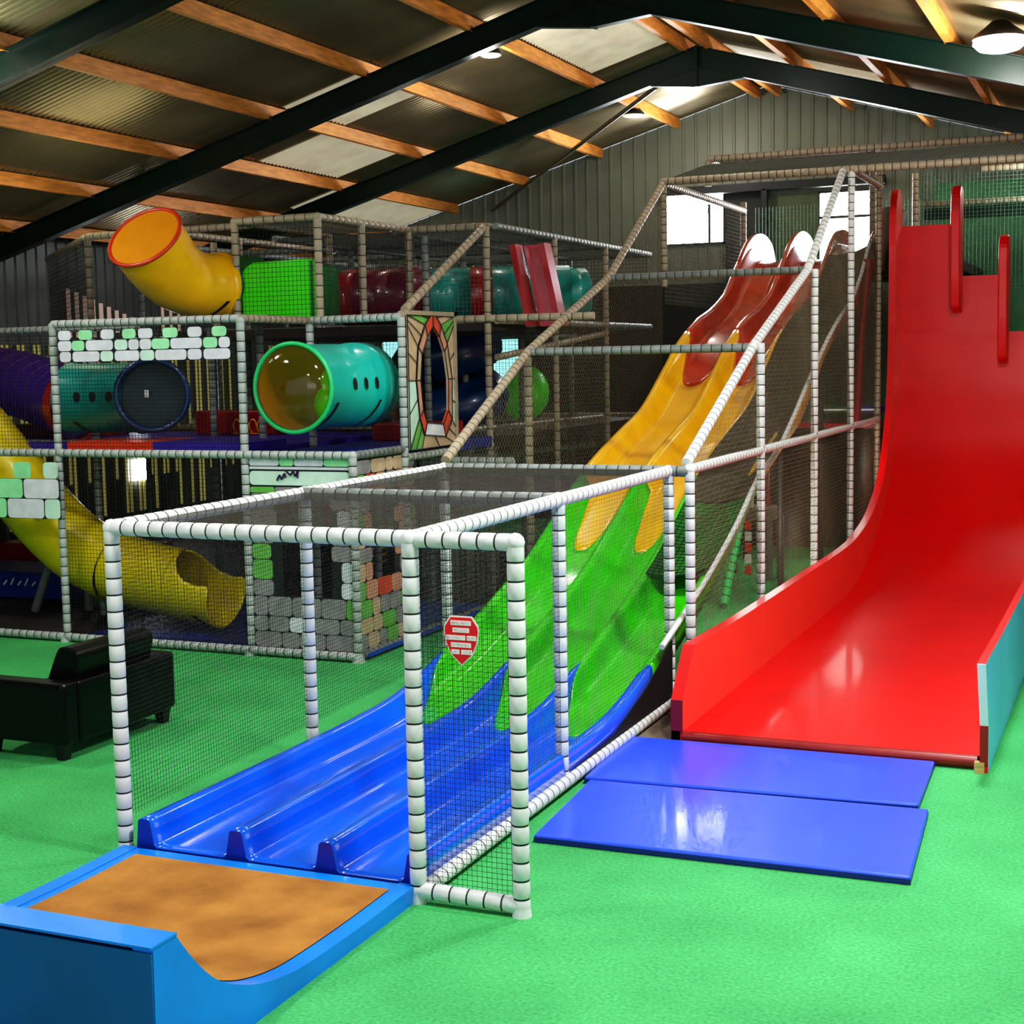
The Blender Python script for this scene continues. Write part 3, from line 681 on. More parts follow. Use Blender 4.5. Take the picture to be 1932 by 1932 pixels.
net(uf, [(-6.33,14.2,.3),(-6.24,17.6,.3),(-6.24,17.6,3.95),(-6.33,14.2,3.95)], .05, .0018, M_netg)
net(uf, [(-8.15,12.3,ZT),(-7.2,12.3,ZT),(-7.2,14.1,ZT),(-8.15,14.1,ZT)], .05, .0026, M_netg)
net(uf, [(-9.0,14.2,ZT),(-6.3,14.2,ZT),(-6.3,19.4,ZT),(-9.0,19.4,ZT)], .05, .0026, M_netg)
net(uf, [(-12.9,15.2,3.0),(-10.36,12.85,3.0),(-10.36,12.85,ZT),(-12.9,15.2,ZT)], .05, .0026, M_netb)
net(uf, [(-12.5,19.3,1.8),(-6.24,19.3,1.8),(-6.24,19.3,3.95),(-12.5,19.3,3.95)], .05, .003, M_netb)
net(uf, [(-12.5,19.3,.1),(-6.24,19.3,.1),(-6.24,19.3,1.8),(-12.5,19.3,1.8)], .05, .003, M_netb)

# ------------------------------------------------------------------ tubes and pods
def bez(pts, n=6): return catmull(pts, n)
def hole(c, nrm, r, parent, sx=1, m=None, up=(0,0,1)):
    c = Vector(c); nrm = Vector(nrm).normalized(); u = nrm.cross(Vector(up)).normalized(); w = u.cross(nrm)
    mb = MB(); vs = [c + nrm*.004 + u*(r*sx*math.cos(2*PI*i/16)) + w*(r*math.sin(2*PI*i/16)) for i in range(16)]
    mb.add(vs, [tuple(range(16))]); return mb.build('vent_hole', m or M_black, parent)
def rim(nm, c, n, R_, r_, m_, par):
    n = Vector(n).normalized(); u = n.cross(Vector((.3,.2,.9))).normalized(); w_ = n.cross(u); mb = MB(); vs = []; A = 40; B = 10
    for i in range(A):
        a = 2*PI*i/A; q = u*math.cos(a)+w_*math.sin(a)
        for k in range(B): b_ = 2*PI*k/B; vs.append(Vector(c)+q*(R_+r_*math.cos(b_))+n*(r_*math.sin(b_)))
    mb.add(vs, [(i*B+k, ((i+1)%A)*B+k, ((i+1)%A)*B+(k+1)%B, i*B+(k+1)%B) for i in range(A) for k in range(B)], 0, True); return mb.build(nm, m_, par)
# teal tunnel with bubble window
tt = thing('crawl_tunnel', 'short turquoise crawl tunnel with a clear yellow green bubble window facing the camera', 'tunnel', (-6.83,11.7,2.38))
cx, cz, R_ = -6.82, 2.385, .385
mb = MB(); mb.ring_tube([(cx,11.1,cz),(cx,11.12,cz),(cx,11.14,cz),(cx,12.1,cz),(cx,12.12,cz),(cx,12.35,cz),(cx,12.36,cz)], [R_+.015,R_+.015,R_-.005,R_-.005,R_+.01,R_+.01,R_-.02], 40, caps=False); mb.build('tunnel_shell', M_teal, tt)
mb = MB(); mb.ring_tube([(cx,11.12,cz),(cx,12.3,cz)], R_-.02, 40, caps=False)
mb.build('tunnel_lining', mat('amber_lining',(170,104,16),.3,coat=.2), tt)
rim('window_ring', (cx,11.1,cz), (0,-1,0), R_+.0, .02, mat('green_ring',(40,190,110),.3), tt)
mb = MB(); mb.sphere((cx+.05,11.75,cz-.16), .2, 20); mb.sphere((cx+.06,11.7,cz+.05), .12, 20)
mb.build('green_seat', M_lime, tt)
gm = mat('bubble_acrylic', (112,112,6), 0.06, var=.02, coat=1.0); gb = gm.node_tree.nodes['Principled BSDF']
gb.inputs['Alpha'].default_value = .28; gb.inputs['Specular IOR Level'].default_value = 1.0; gb.inputs['Roughness'].default_value = .05
mb = MB(); rr = [(R_-.02)*math.sin(PI/2*k/10) for k in (.3,1,2,3,4,5,6,7,8,9,10)]; yy = [11.1-.16*math.cos(PI/2*k/10) for k in (.3,1,2,3,4,5,6,7,8,9,10)]
mb.ring_tube([(cx,y,cz) for y in yy], rr, 40, caps=False); mb.build('bubble_window', gm, tt)
for a_ in (11.52,11.72,11.92):
    an = math.radians(8); hole((cx+(R_+.002)*math.cos(an), a_, cz+(R_+.002)*math.sin(an)-.03), (math.cos(an),0,math.sin(an)), .055, tt, sx=.62)
for yc in (11.25, 12.02):
    mb = MB(); vs = []
    for k in range(9):
        an = math.radians(-20-8*k); x = cx+(R_+.006)*math.cos(an); z = cz+(R_+.006)*math.sin(an)
        vs += [(x, yc-.02-.12*k/9, z), (x, yc+.02-.12*k/9, z)]
    mb.add(vs, [(2*i,2*i+1,2*i+3,2*i+2) for i in range(8)]); mb.build('dark_slot', M_black, tt)
# teal tunnel behind banner
t2 = thing('crawl_tunnel', 'long teal crawl tunnel with three round vent holes under the left castle banner', 'tunnel', (-9.7,12.0,2.3))
cz = 2.29
mb = MB(); mb.ring_tube([(-9.93,12.0,cz),(-9.90,12.0,cz),(-9.12,12.0,cz),(-9.10,12.0,cz)], [.36,.345,.345,.36], 36); mb.build('tunnel_shell', M_teald, t2)
for x in (-9.62,-9.43,-9.23): hole((x, 12.0-.346, cz+.02), (0,-1,.05), .052, t2, sx=.8)
mb = MB(); vs = []
for k in range(8):
    an = math.radians(200+8*k+20); vs += [(-9.75+.16*k/8, 12.0+.352*math.cos(an), cz+.352*math.sin(an)), (-9.69+.16*k/8, 12.0+.352*math.cos(an), cz+.352*math.sin(an))]
mb.add(vs, [(2*i,2*i+1,2*i+3,2*i+2) for i in range(7)]); mb.build('dark_slot', M_black, t2)
t3 = thing('tunnel_mouth', 'dark blue tunnel mouth with a rounded flange beside the long teal tunnel', 'tunnel', (-8.95,12.0,2.3))
ax = Vector((.55,-.83,0)).normalized(); c0 = Vector((-8.77,11.72,2.32))
mb = MB(); mb.ring_tube([c0-ax*.4, c0-ax*.1, c0], [.33,.33,.335], 36, caps=False); mb.build('tunnel_wall', M_teald, t3)
rim('flange', c0, ax, .335, .03, M_navy, t3)
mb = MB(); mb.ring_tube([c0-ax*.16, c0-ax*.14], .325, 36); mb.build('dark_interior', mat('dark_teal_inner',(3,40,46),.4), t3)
mb = MB(); q = c0+ax*.02; mb.add([q+Vector((-.08,-.01,-.02)),q+Vector((-.03,-.01,-.02)),q+Vector((-.03,-.01,.05)),q+Vector((-.08,-.01,.05))],[(0,1,2,3)]); mb.build('small_label', M_white, t3)
# purple tube left
t4 = thing('crawl_tunnel', 'dark purple netted crawl tube at the left edge of the photo', 'tunnel', (-10.8,12.6,2.3))
mb = MB(); pp = bez([(-11.9,12.9,2.5),(-11.2,12.7,2.42),(-10.6,12.5,2.3),(-10.25,12.4,2.22)]); mb.ring_tube(pp, .36, 30); mb.build('tube_shell', M_purple, t4)
mb = MB()
for i in range(0, len(pp), 2):
    f_ = frames(pp)[i]
    for k in range(20):
        a0, a1 = 2*PI*k/20, 2*PI*(k+1)/20
        g_ = lambda a: f_[0] + f_[1]*(.366*math.cos(a)) + f_[2]*(.366*math.sin(a)) + Vector((.03*math.sin(5*a),0,0))
        mb.cord(g_(a0), g_(a1), .003)
mb.build('net_sleeve', mat('violet_cord',(120,60,130),.7), t4)
mb = MB(); mb.ring_tube([(-10.27,12.4,2.22),(-10.12,12.35,2.2)], .375, 30, caps=False); mb.build('red_collar', M_tred, t4)
# yellow elbow tube at top
t5 = thing('tube_elbow', 'bright yellow upturned tube elbow with a red rim above the castle banner', 'tube', (-8.4,12.0,3.4))
cpts = [(-8.40,12.40,3.37),(-8.47,12.27,3.37),(-8.54,12.12,3.39),(-8.60,11.94,3.46),(-8.62,11.74,3.60),(-8.62,11.52,3.785)]
pp = bez(cpts, 5); n_ = len(pp); mb = MB()
mb.ring_tube(pp, [.31+.045*min(1,k/(n_-1)*1.15)**1.5 for k in range(n_)], 40, caps=False); mb.build('tube_shell', M_tubey, t5)
e1 = Vector(pp[-1]); d_ = (e1-Vector(pp[-3])).normalized()
rim('red_rim', e1+d_*.01, d_, .362, .02, mat('rust_red_rim',(196,52,14),.35,coat=.3), t5)
mb = MB(); mb.ring_tube([e1-d_*.01, e1+d_*.012], [.352,.352], 40); mb.build('amber_cover', M_amber, t5)
mb = MB(); mb.ring_tube([(-8.41,12.38,3.37),(-8.395,12.41,3.37),(-8.38,12.44,3.37)], [.322,.335,.322], 40); mb.build('end_flange', M_tubey, t5)
mb = MB(); vs = []
fr = frames([(-8.4,12.4,3.37),(-8.47,12.27,3.37),(-8.54,12.12,3.39)]); ax_ = (Vector((-8.54,12.12,3.38))-Vector((-8.4,12.40,3.37))).normalized(); sd = ax_.cross(Vector((0,0,1))).normalized()
if sd.y > 0: sd = -sd
for k in range(8):
    an = math.radians(-30-7*k); c_ = Vector((-8.41,12.38,3.37)) + ax_*(.04+.17*k/7); q = sd*math.cos(an)+Vector((0,0,1))*math.sin(an)
    vs += [c_+q*.328, c_+ax_*.04+q*.330]
mb.add(vs, [(2*i,2*i+1,2*i+3,2*i+2) for i in range(7)]); mb.build('dark_slot', M_black, t5)
t6 = thing('tube_connector', 'dark green tube piece between yellow elbow and lime green pod', 'tube', (-7.95,12.05,3.35))
mb = MB(); mb.ring_tube([(-8.375,12.45,3.37),(-8.34,12.52,3.37),(-8.22,12.75,3.37)], [.30,.30,.30], 32); mb.build('tube_shell', M_dgreen, t6)
pod = thing('play_pod', 'lime green rounded box pod behind netting on the third storey', 'pod', (-7.48,12.35,3.3))
mb = MB(); mb.prism([(-8.13,3.02),(-7.33,3.02),(-7.33,3.56),(-7.37,3.59),(-8.0,3.575),(-8.1,3.52),(-8.13,3.44)], 1, 12.345, 12.50); mb.build('pod_front', M_lime, pod, bevel=.02)
MB().box(-8.1,-7.36,12.52,12.9,3.03,3.54).build('pod_body', M_dgreen, pod)
MB().box(-7.345,-7.325,12.325,12.345,3.03,3.56).build('pod_edge', M_dgreen, pod)
# long upper tube: maroon / teal / red / teal
t7 = thing('upper_tube', 'long crawl tube in maroon, teal and red pieces along the third storey', 'tunnel', (-6.8,15.0,3.3))
segs = [((-8.25,14.6),(-8.05,14.62),M_tred,.30),((-8.05,14.62),(-7.62,14.65),M_maroon,.30),((-7.62,14.65),(-7.28,14.8),M_maroon,.31),((-7.28,14.8),(-6.86,15.0),M_teald,.29),((-6.86,15.0),(-6.68,15.1),M_tred,.3),((-6.68,15.1),(-5.92,15.5),M_teald,.3),((-5.92,15.5),(-5.78,15.6),M_teald,.27)]
nmz = ['red_collar','maroon_piece','maroon_piece','teal_piece','red_collar','teal_piece','teal_piece']
for (a_, b_, m_, r_), nm in zip(segs, nmz):
    mb = MB(); mb.ring_tube([(a_[0],a_[1],3.31),(a_[0]+.01,a_[1],3.31),(b_[0]-.01,b_[1],3.31),(b_[0],b_[1],3.31)], [r_,r_+.01,r_+.01,r_], 30); mb.build(nm, m_, t7)
mb = MB(); q = Vector((-5.93,15.2,3.38)); mb.box(q.x-.06,q.x+.03,q.y,q.y+.01,q.z-.06,q.z+.06); mb.build('white_label', M_white, t7)
mb = MB(); mb.box(-5.96,-5.92,15.185,15.195,3.345,3.41); mb.build('black_square', M_black, t7)
# small steep red slide
rs = thing('steep_slide', 'small steep red slide leaning on the third storey under the roof nets', 'slide', (-5.9,15.0,3))
mb = MB(); A0 = Vector((-6.15,14.75,3.80)); B0 = Vector((-5.72,14.75,2.94))
mb.add([A0, A0+Vector((.27,0,0)), B0+Vector((0.02,0,0)), B0-Vector((.25,0,0)), A0+Vector((0,.05,0)), A0+Vector((.27,.05,0)), B0+Vector((.02,.05,0)), B0+Vector((-.25,.05,0))],
   [(3,2,1,0),(4,5,6,7),(0,1,5,4),(1,2,6,5),(2,3,7,6),(3,0,4,7)]); mb.build('slide_bed', mat('pale_red_bed',(206,70,84),.3,coat=.5), rs)
for dx in (-.06, .27):
    mb = MB(); a_ = A0+Vector((dx,-.08,0)); b_ = B0+Vector((dx-.25,-.08,0)); mb.obox(a_, b_, .2, .07, up=(1,0,.5)); mb.build('side_rail', M_tred, rs)
# spiral tube slide
sp = thing('spiral_tube_slide', 'blue and dark red spiral tube slide behind the arched stone panel', 'tube slide', (-7.8,15.9,1.8))
hp = [( -7.75+.42*math.cos(t), 16.2+.42*math.sin(t), 1.45+1.35*t/(4*PI)) for t in [4*PI*i/48 for i in range(49)]]
for k in range(8):
    mb = MB(); mb.ring_tube(hp[k*6:k*6+7], .30, 20, caps=False); mb.build('tube_segment', [M_navy, M_navy, M_dred][k % 3], sp)
mb = MB(); mb.ring_tube([(-7.75,16.2,.03),(-7.75,16.2,3.2)], .06, 10); mb.build('centre_pole', M_foamg, sp)
tag(MB().box(-8.0,-7.5,17.3,17.34,2.0,2.35).build('soft_board', M_dgreen), 'dark green board by the bright window behind the spiral tube', 'board')
mb = MB(); mb.sphere((-7.7,18.4,2.15), .34, 20, sz=1.1); tag(mb.build('lime_dome', M_lime), 'lime green dome beyond the sloping beige rail', 'dome')
# yellow tube slide bottom left
ys = thing('tube_slide', 'yellow tube slide with an open trough end at the left of the play frame', 'tube slide', (-8.9,11.75,0))
yp = bez([(-11.1,11.85,1.98),(-10.6,11.8,1.50),(-10.15,11.78,1.08),(-9.75,11.76,.80),(-9.38,11.75,.66)], 6)
mb = MB(); mb.ring_tube(yp, .345, 36, caps=False); mb.build('upper_tube', M_tubel, ys)
mb = MB(); mb.ring_tube(bez([(-9.45,11.75,.69),(-9.38,11.75,.665),(-9.30,11.75,.64)],3), .36, 36, caps=False); mb.build('joint_collar', M_tubel, ys)
lp = bez([(-9.3,11.75,.64),(-8.95,11.75,.565),(-8.55,11.75,.50)], 5)
mb = MB(); mb.ring_tube(lp, .335, 36, caps=False, ups=(0,0,1)); mb.build('lower_tube', M_tubel, ys)
# trough: upper arc cut away progressively
tp = bez([(-8.55,11.75,.50),(-8.4,11.75,.475),(-8.22,11.75,.45),(-8.03,11.75,.42)], 6); fr = frames(tp); mb = MB(); vs = []; nn_ = 30
for k, (p, u, w) in enumerate(fr):
    t_ = k/(len(fr)-1); cut = interp([(0,.05),(.12,.6),(.3,1.0),(.5,1.2),(.75,1.28),(.92,1.2),(1,1.35)], t_)
    for i in range(nn_+1):
        a_ = cut + (2*PI-2*cut)*i/nn_; vs.append(p + u*(.335*math.cos(a_)) + w*(.335*math.sin(a_)))
mb.add(vs, [(k*(nn_+1)+i, k*(nn_+1)+i+1, (k+1)*(nn_+1)+i+1, (k+1)*(nn_+1)+i) for k in range(len(fr)-1) for i in range(nn_)], 0, True)
mb.build('open_trough', M_tubel, ys, solid=.015)
mb = MB(); vs = []
for k in range(8):
    an = math.radians(214+6*k); x = -8.25+.14*k/7; vs += [(x, 11.75+.352*math.cos(an), .45+.352*math.sin(an)), (x+.05, 11.75+.352*math.cos(an), .45+.352*math.sin(an))]
mb.add(vs, [(2*i,2*i+1,2*i+3,2*i+2) for i in range(7)]); mb.build('dark_slot', M_black, ys)
for a_, b_ in (((-10.35,12.2,.95),(-10.75,12.2,.05)),((-10.2,12.4,.9),(-10.2,12.4,.05)),((-9.9,12.3,.8),(-9.85,12.3,.05))):
    mb = MB(); mb.ring_tube([a_, b_], .045, 10); mb.build('prop', M_foamg, ys)

# ------------------------------------------------------------------ stone printed panels
def rrect(x0, x1, z0, z1, r=.02, n=3):
    out = []
    for cx_, cz_, a0 in ((x1-r,z1-r,0),(x0+r,z1-r,PI/2),(x0+r,z0+r,PI),(x1-r,z0+r,3*PI/2)):
        for k in range(n+1): a = a0+PI/2*k/n; out.append((cx_+r*math.cos(a), cz_+r*math.sin(a)))
    return out
def stones(name, label, rects, plane, backs, depth=.008, cat='panel', group=None):
    # plane: ('y', Y) facing -Y or ('x', X) facing +X ; rects: (x0,x1,z0,z1,material)
    t = thing(name, label, cat, (rects[0][0], plane[1], rects[0][2]) if plane[0]=='y' else (plane[1], rects[0][0], rects[0][2]), group)
    ax = 1 if plane[0] == 'y' else 0; sgn = -1 if ax == 1 else 1; v = plane[1]
    bm_ = MB()
    for x0,x1,z0,z1 in backs: bm_.prism([(x0,z0),(x1,z0),(x1,z1),(x0,z1)], ax, v, v+sgn*.006)
    bm_.build('backing', M_st[7], t)
    mb = MB()
    for x0,x1,z0,z1,m in rects:
        g = .0035; mb.prism(rrect(x0+g,x1-g,z0+g,z1-g,min(.035,(x1-x0)/3.2,(z1-z0)/3.2)), ax, v+sgn*.004, v+sgn*(.006+depth), m)
    mb.build('stone_print', M_st, t); return t
# castle banner, three rows as in the photo
bx = lambda px: -9.30 + (px-464)/(1768-464)*1.885
R1 = [(464,567,0),(625,735,1),(803,905,0),(968,1072,1),(1090,1200,0),(1275,1388,1),(1460,1565,0),(1638,1745,1)]
R2 = [(460,570,0),(570,672,1),(680,895,0),(905,1008,2),(1012,1095,0),(1098,1190,0),(1190,1325,1),(1330,1565,0),(1572,1678,1),(1685,1768,0)]
R3 = [(470,562,0),(572,788,0),(792,893,2),(903,1095,0),(1098,1208,2),(1212,1450,0),(1455,1560,0),(1572,1768,0)]
rc = [(bx(a),bx(b),2.845,2.94,m) for a,b,m in R1]+[(bx(a),bx(b),2.745,2.845,m) for a,b,m in R2]+[(bx(a),bx(b),2.645,2.745,m) for a,b,m in R3]
stones('castle_banner', 'grey and mint stone print battlement banner hanging over the teal tunnel', rc, ('y',11.06), [(-9.3,-7.415,2.645,2.845)])
bx = lambda px: -10.02 + px/420*.665
rc = []
for a,b,m in ((-500,-400,0),(-330,-200,1),(-120,-30,1),(80,212,1),(305,415,2)): rc.append((bx(a),bx(b),1.56,1.72,m))
for a,b,m in ((-520,-250,0),(-250,145,1),(152,415,0)): rc.append((bx(a),bx(b),1.37,1.56,m))
for a,b,m in ((-520,-300,2),(-300,15,1),(22,300,0),(305,420,2)): rc.append((bx(a),bx(b),1.18,1.37,m))
stones('castle_banner', 'stone print battlement banner in front of the yellow tube slide at left edge', rc, ('y',11.04), [(bx(-520),bx(420),1.18,1.56)])
# wall panels with openings
def masonry(x0, x1, z0, z1, hole, pal, row=.13, seed=1):
    rnd = random.Random(seed); out = []; z = z0; k = 0
    while z < z1-.02:
        zz = min(z+row*(.85+.3*rnd.random()), z1)
        if z1-zz < .04: zz = z1
        x = x0
        while x < x1-.01:
            w_ = row*(.9+1.0*rnd.random()); xx = min(x+w_, x1)
            if x1-xx < .05: xx = x1
            cx_, cz_ = (x+xx)/2, (z+zz)/2; hx0,hx1,hz0,hz1 = hole
            if hx0 < cx_ < hx1 and hz0 < cz_ < hz1: pass
            else:
                near = (hx0-.13 < cx_ < hx1+.13 and hz0-.14 < cz_ < hz1+.14)
                out.append((max(x, hx1) if (x < hx1 < xx and hz0 < cz_ < hz1 and cx_ > hx1) else x, min(xx, hx0) if (x < hx0 < xx and hz0 < cz_ < hz1 and cx_ < hx0) else xx, z, zz, rnd.choice(pal[1] if near else pal[0])))
            x = xx
        z = zz
    return out
def backing(x0,x1,z0,z1,h): return [(x0,h[0],z0,z1),(h[1],x1,z0,z1),(h[0],h[1],z0,h[2]),(h[0],h[1],h[3],z1)]
h = (-7.0,-6.5,.55,1.42)
stones('stone_wall_panel', 'grey and green stone print wall panel with a window opening, facing the camera', masonry(-7.31,-6.29,.08,1.52,h,([8,8,0,8,6],[8,8,4,8,5]), row=.16) + [(-7.31,-6.29,1.53,1.66,2),(-7.31,-6.29,1.67,1.70,0),(-7.31,-7.0,1.70,1.77,0),(-7.0,-6.85,1.70,1.77,1),(-6.85,-6.55,1.70,1.77,0),(-6.55,-6.29,1.70,1.77,1)], ('y',11.13), backing(-7.32,-6.28,.07,1.78,h))
h = (11.42,11.85,.66,1.5)
stones('stone_wall_panel', 'tan and green stone print wall panel with an arched opening, on the right side of the play frame', masonry(11.15,12.27,.08,1.75,h,([3,8,6,8,3],[4,5,4,8]),row=.15,seed=4), ('x',-6.27), backing(11.15,12.27,.07,1.76,h))
# arched panel upstairs: pointed arch opening
ta = thing('arch_panel', 'tall stone print panel with a pointed arch opening on the second storey', 'panel', (-6.22,12.7,1.8))
Y0, Y1, Z0, Z1 = 12.1, 13.1, 1.78, 3.02
def arch(k, s=1.0):  # closed opening outline
    pts = [(12.45,2.02),(12.80,1.99),(12.92,2.12),(12.93,2.42),(12.86,2.68),(12.76,2.82),(12.63,2.92),(12.5,2.82),(12.38,2.66),(12.34,2.42),(12.38,2.15)]
    c = (12.63,2.42); return [(c[0]+(a-c[0])*s, c[1]+(b-c[1])*s) for a, b in pts]
def ringpanel(outer, inner, x0, x1, m, nm, par):
    mb = MB(); n = len(inner)
    vs = [(x1,a,b) for a,b in outer]+[(x1,a,b) for a,b in inner]+[(x0,a,b) for a,b in outer]+[(x0,a,b) for a,b in inner]
    for i in range(n):
        j = (i+1)%n; mb.add([vs[i],vs[j],vs[n+j],vs[n+i]],[(0,1,2,3)], m[i % len(m)] if isinstance(m,list) else 0)
        mb.add([vs[n+i],vs[n+j],vs[3*n+j],vs[3*n+i]],[(0,1,2,3)], m[i % len(m)] if isinstance(m,list) else 0)
    return mb.build(nm, M_st, par)
inn = arch(0, 1.0); mid = arch(0, 1.28)
def project(p):   # push onto the outer rectangle
    c = (12.63,2.42); dx, dz = p[0]-c[0], p[1]-c[1]; s = 1e9
    for lim, d in ((Y0-c[0],dx),(Y1-c[0],dx),(Z0-c[1],dz),(Z1-c[1],dz)):
        if abs(d) > 1e-6 and lim/d > 0: s = min(s, lim/d)
    return (c[0]+dx*s, c[1]+dz*s)
out_ = [project(p) for p in inn]
for q, cc in (((Y1,Z0),1),((Y1,Z1),5),((Y0,Z1),7),((Y0,Z0),10)): out_[cc] = q
ringpanel(out_, mid, -6.225, -6.215, [3,3,2,3,6,3,6,3,3,2,6], 'outer_stones', ta)
ringpanel(mid, inn, -6.225, -6.205, [0,5,4,3,4,5,5,4,3,4,5], 'arch_stones', ta)
mb = MB(); X_ = -6.2
for a_, b_ in zip(inn, mid): mb.cord(Vector((X_,a_[0],a_[1])), Vector((X_,b_[0],b_[1])), .006)
for a_, b_ in zip(mid, out_): mb.cord(Vector((X_-.005,a_[0],a_[1])), Vector((X_-.005,b_[0],b_[1])), .005)
for L_ in (inn, mid, out_):
    for i in range(len(L_)): a_, b_ = L_[i], L_[(i+1) % len(L_)]; mb.cord(Vector((X_,a_[0],a_[1])), Vector((X_,b_[0],b_[1])), .006)
for i in range(len(mid)):
    j = (i+1) % len(mid); a_ = [(mid[i][k]+mid[j][k])/2 for k in (0,1)]; b_ = [(out_[i][k]+out_[j][k])/2 for k in (0,1)]
    mb.cord(Vector((X_-.005,a_[0],a_[1])), Vector((X_-.005,b_[0],b_[1])), .005)
mb.build('mortar_lines', M_st[7], ta)
MB().box(-6.235,-6.195,13.08,13.13,1.72,3.06).box(-6.235,-6.195,12.1,13.13,3.02,3.06).build('panel_edge', M_foamb, ta)
# purple graffiti-like print on the lower panel
mb = MB()
zz_ = [(-7.02,1.575),(-6.99,1.625),(-6.97,1.585),(-6.94,1.64),(-6.93,1.60)]; z2_ = [(-6.93,1.665),(-6.88,1.625),(-6.85,1.66),(-6.83,1.615),(-6.80,1.67),(-6.81,1.60)]
for L_ in (zz_, z2_):
    for p, q in zip(L_, L_[1:]): mb.obox((p[0],11.105,p[1]), (q[0],11.105,q[1]), .006, .016, up=(0,0,1))
tag(mb.build('purple_print', mat('dark_purple_ink',(50,30,70),.6)), 'dark purple jagged letters printed on the mint stone panel behind the cage', 'print')

# ------------------------------------------------------------------ things inside the play frame
def simple(nm, m, label, cat, x0,x1,y0,y1,z0,z1, bev=.02):
    tag(MB().box(x0,x1,y0,y1,z0,z1).build(nm, m, bevel=bev), label, cat)
rbx = thing('soft_block', 'dark red soft play block with orange scribble beside the bubble tunnel', 'soft block', (-9.1,13.6,1.84))
MB().box(-9.55,-8.55,13.5,13.9,1.84,2.1).build('block_body', M_dred, rbx, bevel=.02)
mb = MB()
for k in range(4):
    x = -9.0+.1*k; cc = [(x+.045*math.cos(a), 13.485, 1.94+.07*math.sin(a)) for a in [2*PI*i/12 for i in range(10)]]
    for p, q in zip(cc, cc[1:]): mb.cord(Vector(p), Vector(q), .009)
mb.cord(Vector((-9.05,13.485,1.86)), Vector((-8.62,13.485,1.86)), .01); mb.build('orange_scribble', mat('orange_ink',(230,140,20),.5), rbx)
simple('green_roller', M_dgreen, 'long dark green soft bar lying on the red soft block', 'soft block', -9.0,-8.3,14.0,14.2,2.08,2.2)
simple('red_ramp', M_dred, 'dark red soft ramp on the second storey by the left edge', 'soft block', -11.6,-10.5,12.9,13.6,1.84,1.98)
simple('red_soft_step', M_dred, 'dark red soft step under the turquoise bubble tunnel', 'soft block', -7.2,-6.5,13.2,13.9,1.8,1.98)
simple('blue_crash_pad', M_padbl, 'blue floor pad with a pale stripe at the far left of the ground storey', 'floor pad', -12.6,-10.9,12.8,13.6,.05,.35)
simple('red_crash_pad', M_dred, 'dark red floor pad behind the yellow tube slide', 'floor pad', -12.8,-10.7,13.9,14.6,.05,.5)
simple('green_floor_pad', mat('mid_green_pad',(24,120,40),.5), 'green floor pad under the yellow tube slide', 'floor pad', -10.4,-9.2,12.7,13.6,.03,.14)
mb = MB()
for k in range(9):
    x = -12.1+.1*k; mb.obox((x,12.795,.2), (x+.05,12.795,.28 if k%2 else .25), .004, .02)
tag(mb.build('pale_print', M_white), 'pale lettering marks on the blue floor pad at the left', 'print')
hb = thing('punch_bag', 'dark red hanging punch bag inside the ground storey behind the stone panel', 'punch bag', (-7.8,13.4,1))
mb = MB(); mb.ring_tube([(-7.9,13.6,.75),(-7.9,13.6,1.1)], [.13,.13], 16); mb.build('bag_body', M_dred, hb)
mb = MB(); mb.ring_tube([(-7.9,13.6,1.1),(-7.9,13.6,1.7)], .008, 6); mb.build('hanging_strap', M_black, hb)
gb_ = thing('ball_rack', 'gold wire ball rack seen through the window of the stone panel', 'rack', (-6.75,12.6,.5))
mb = MB()
for k in range(6): z = .62+.07*k; mb.ring_tube([(-7.1+.16*math.cos(a), 12.9+.16*math.sin(a), z) for a in [2*PI*i/16 for i in range(17)]], .012, 6, caps=False)
mb.build('wire_coil', mat('gold_wire',(214,160,40),.3,metal=.5), gb_)
mb = MB(); mb.ring_tube([(-7.1,12.9,.05),(-7.1,12.9,1.2)], .02, 8); mb.build('pole', M_frame, gb_)

# ------------------------------------------------------------------ climbing unit behind the guard frame
cu = thing('climbing_unit', 'climbing unit with white and red uprights on a grey topped base behind the long net', 'climbing unit', (-4.0,16.5,0))
MB().box(-4.25,-3.85,16.4,16.9,.72,.86).build('base_top', M_concr, cu, bevel=.02)
for x, y in ((-3.98,16.75),(-3.88,16.9)):
    mb = MB(); mb.ring_tube([(x,y,0),(x,y,.74)], .045, 12); mb.build('post', M_foamg, cu)
MB().box(-4.2,-4.12,16.55,16.6,.86,1.62).build('upright_board', M_white, cu); MB().box(-4.0,-3.97,16.7,16.75,.86,1.75).build('upright_board', M_tred, cu); MB().box(-4.36,-4.3,16.5,16.55,.1,1.5).build('upright_board', M_tred, cu)
mb = MB()
for k in range(5): mb.box(-4.4,-4.33,16.45,16.5,.1+.13*k,.2+.13*k, k % 2)
mb.build('banded_post', [M_padr, M_white], cu)
mb = MB()
for k in range(5): mb.box(-4.18,-4.11,16.42,16.47,.1+.13*k,.2+.13*k, k % 2)
mb.build('banded_post', [M_padr, M_white], cu)
tag(pipe('green_prop_pipe', (-3.95,14.65,.05), (-3.88,15.3,1.15), None, mat('green_foam',(40,196,104),.5), r=.045), 'bright green foam padded pipe leaning behind the wall of netting', 'pipe')
gd = thing('side_deck', 'raised play deck with green and blue edge bars beyond the long net', 'play deck', (-3.5,18.6,1.8))
MB().box(-3.85,-3.3,18.6,19.4,1.86,1.93).build('green_edge', M_dgreen, gd); MB().box(-3.3,-3.02,18.6,19.4,1.86,1.93).build('blue_edge', M_padbl, gd)
MB().box(-4.1,-3.05,18.7,19.5,1.66,1.72).build('red_edge', M_tred, gd)
MB().box(-3.86,-3.02,18.58,18.61,1.885,1.905).build('white_strip', M_white, gd)
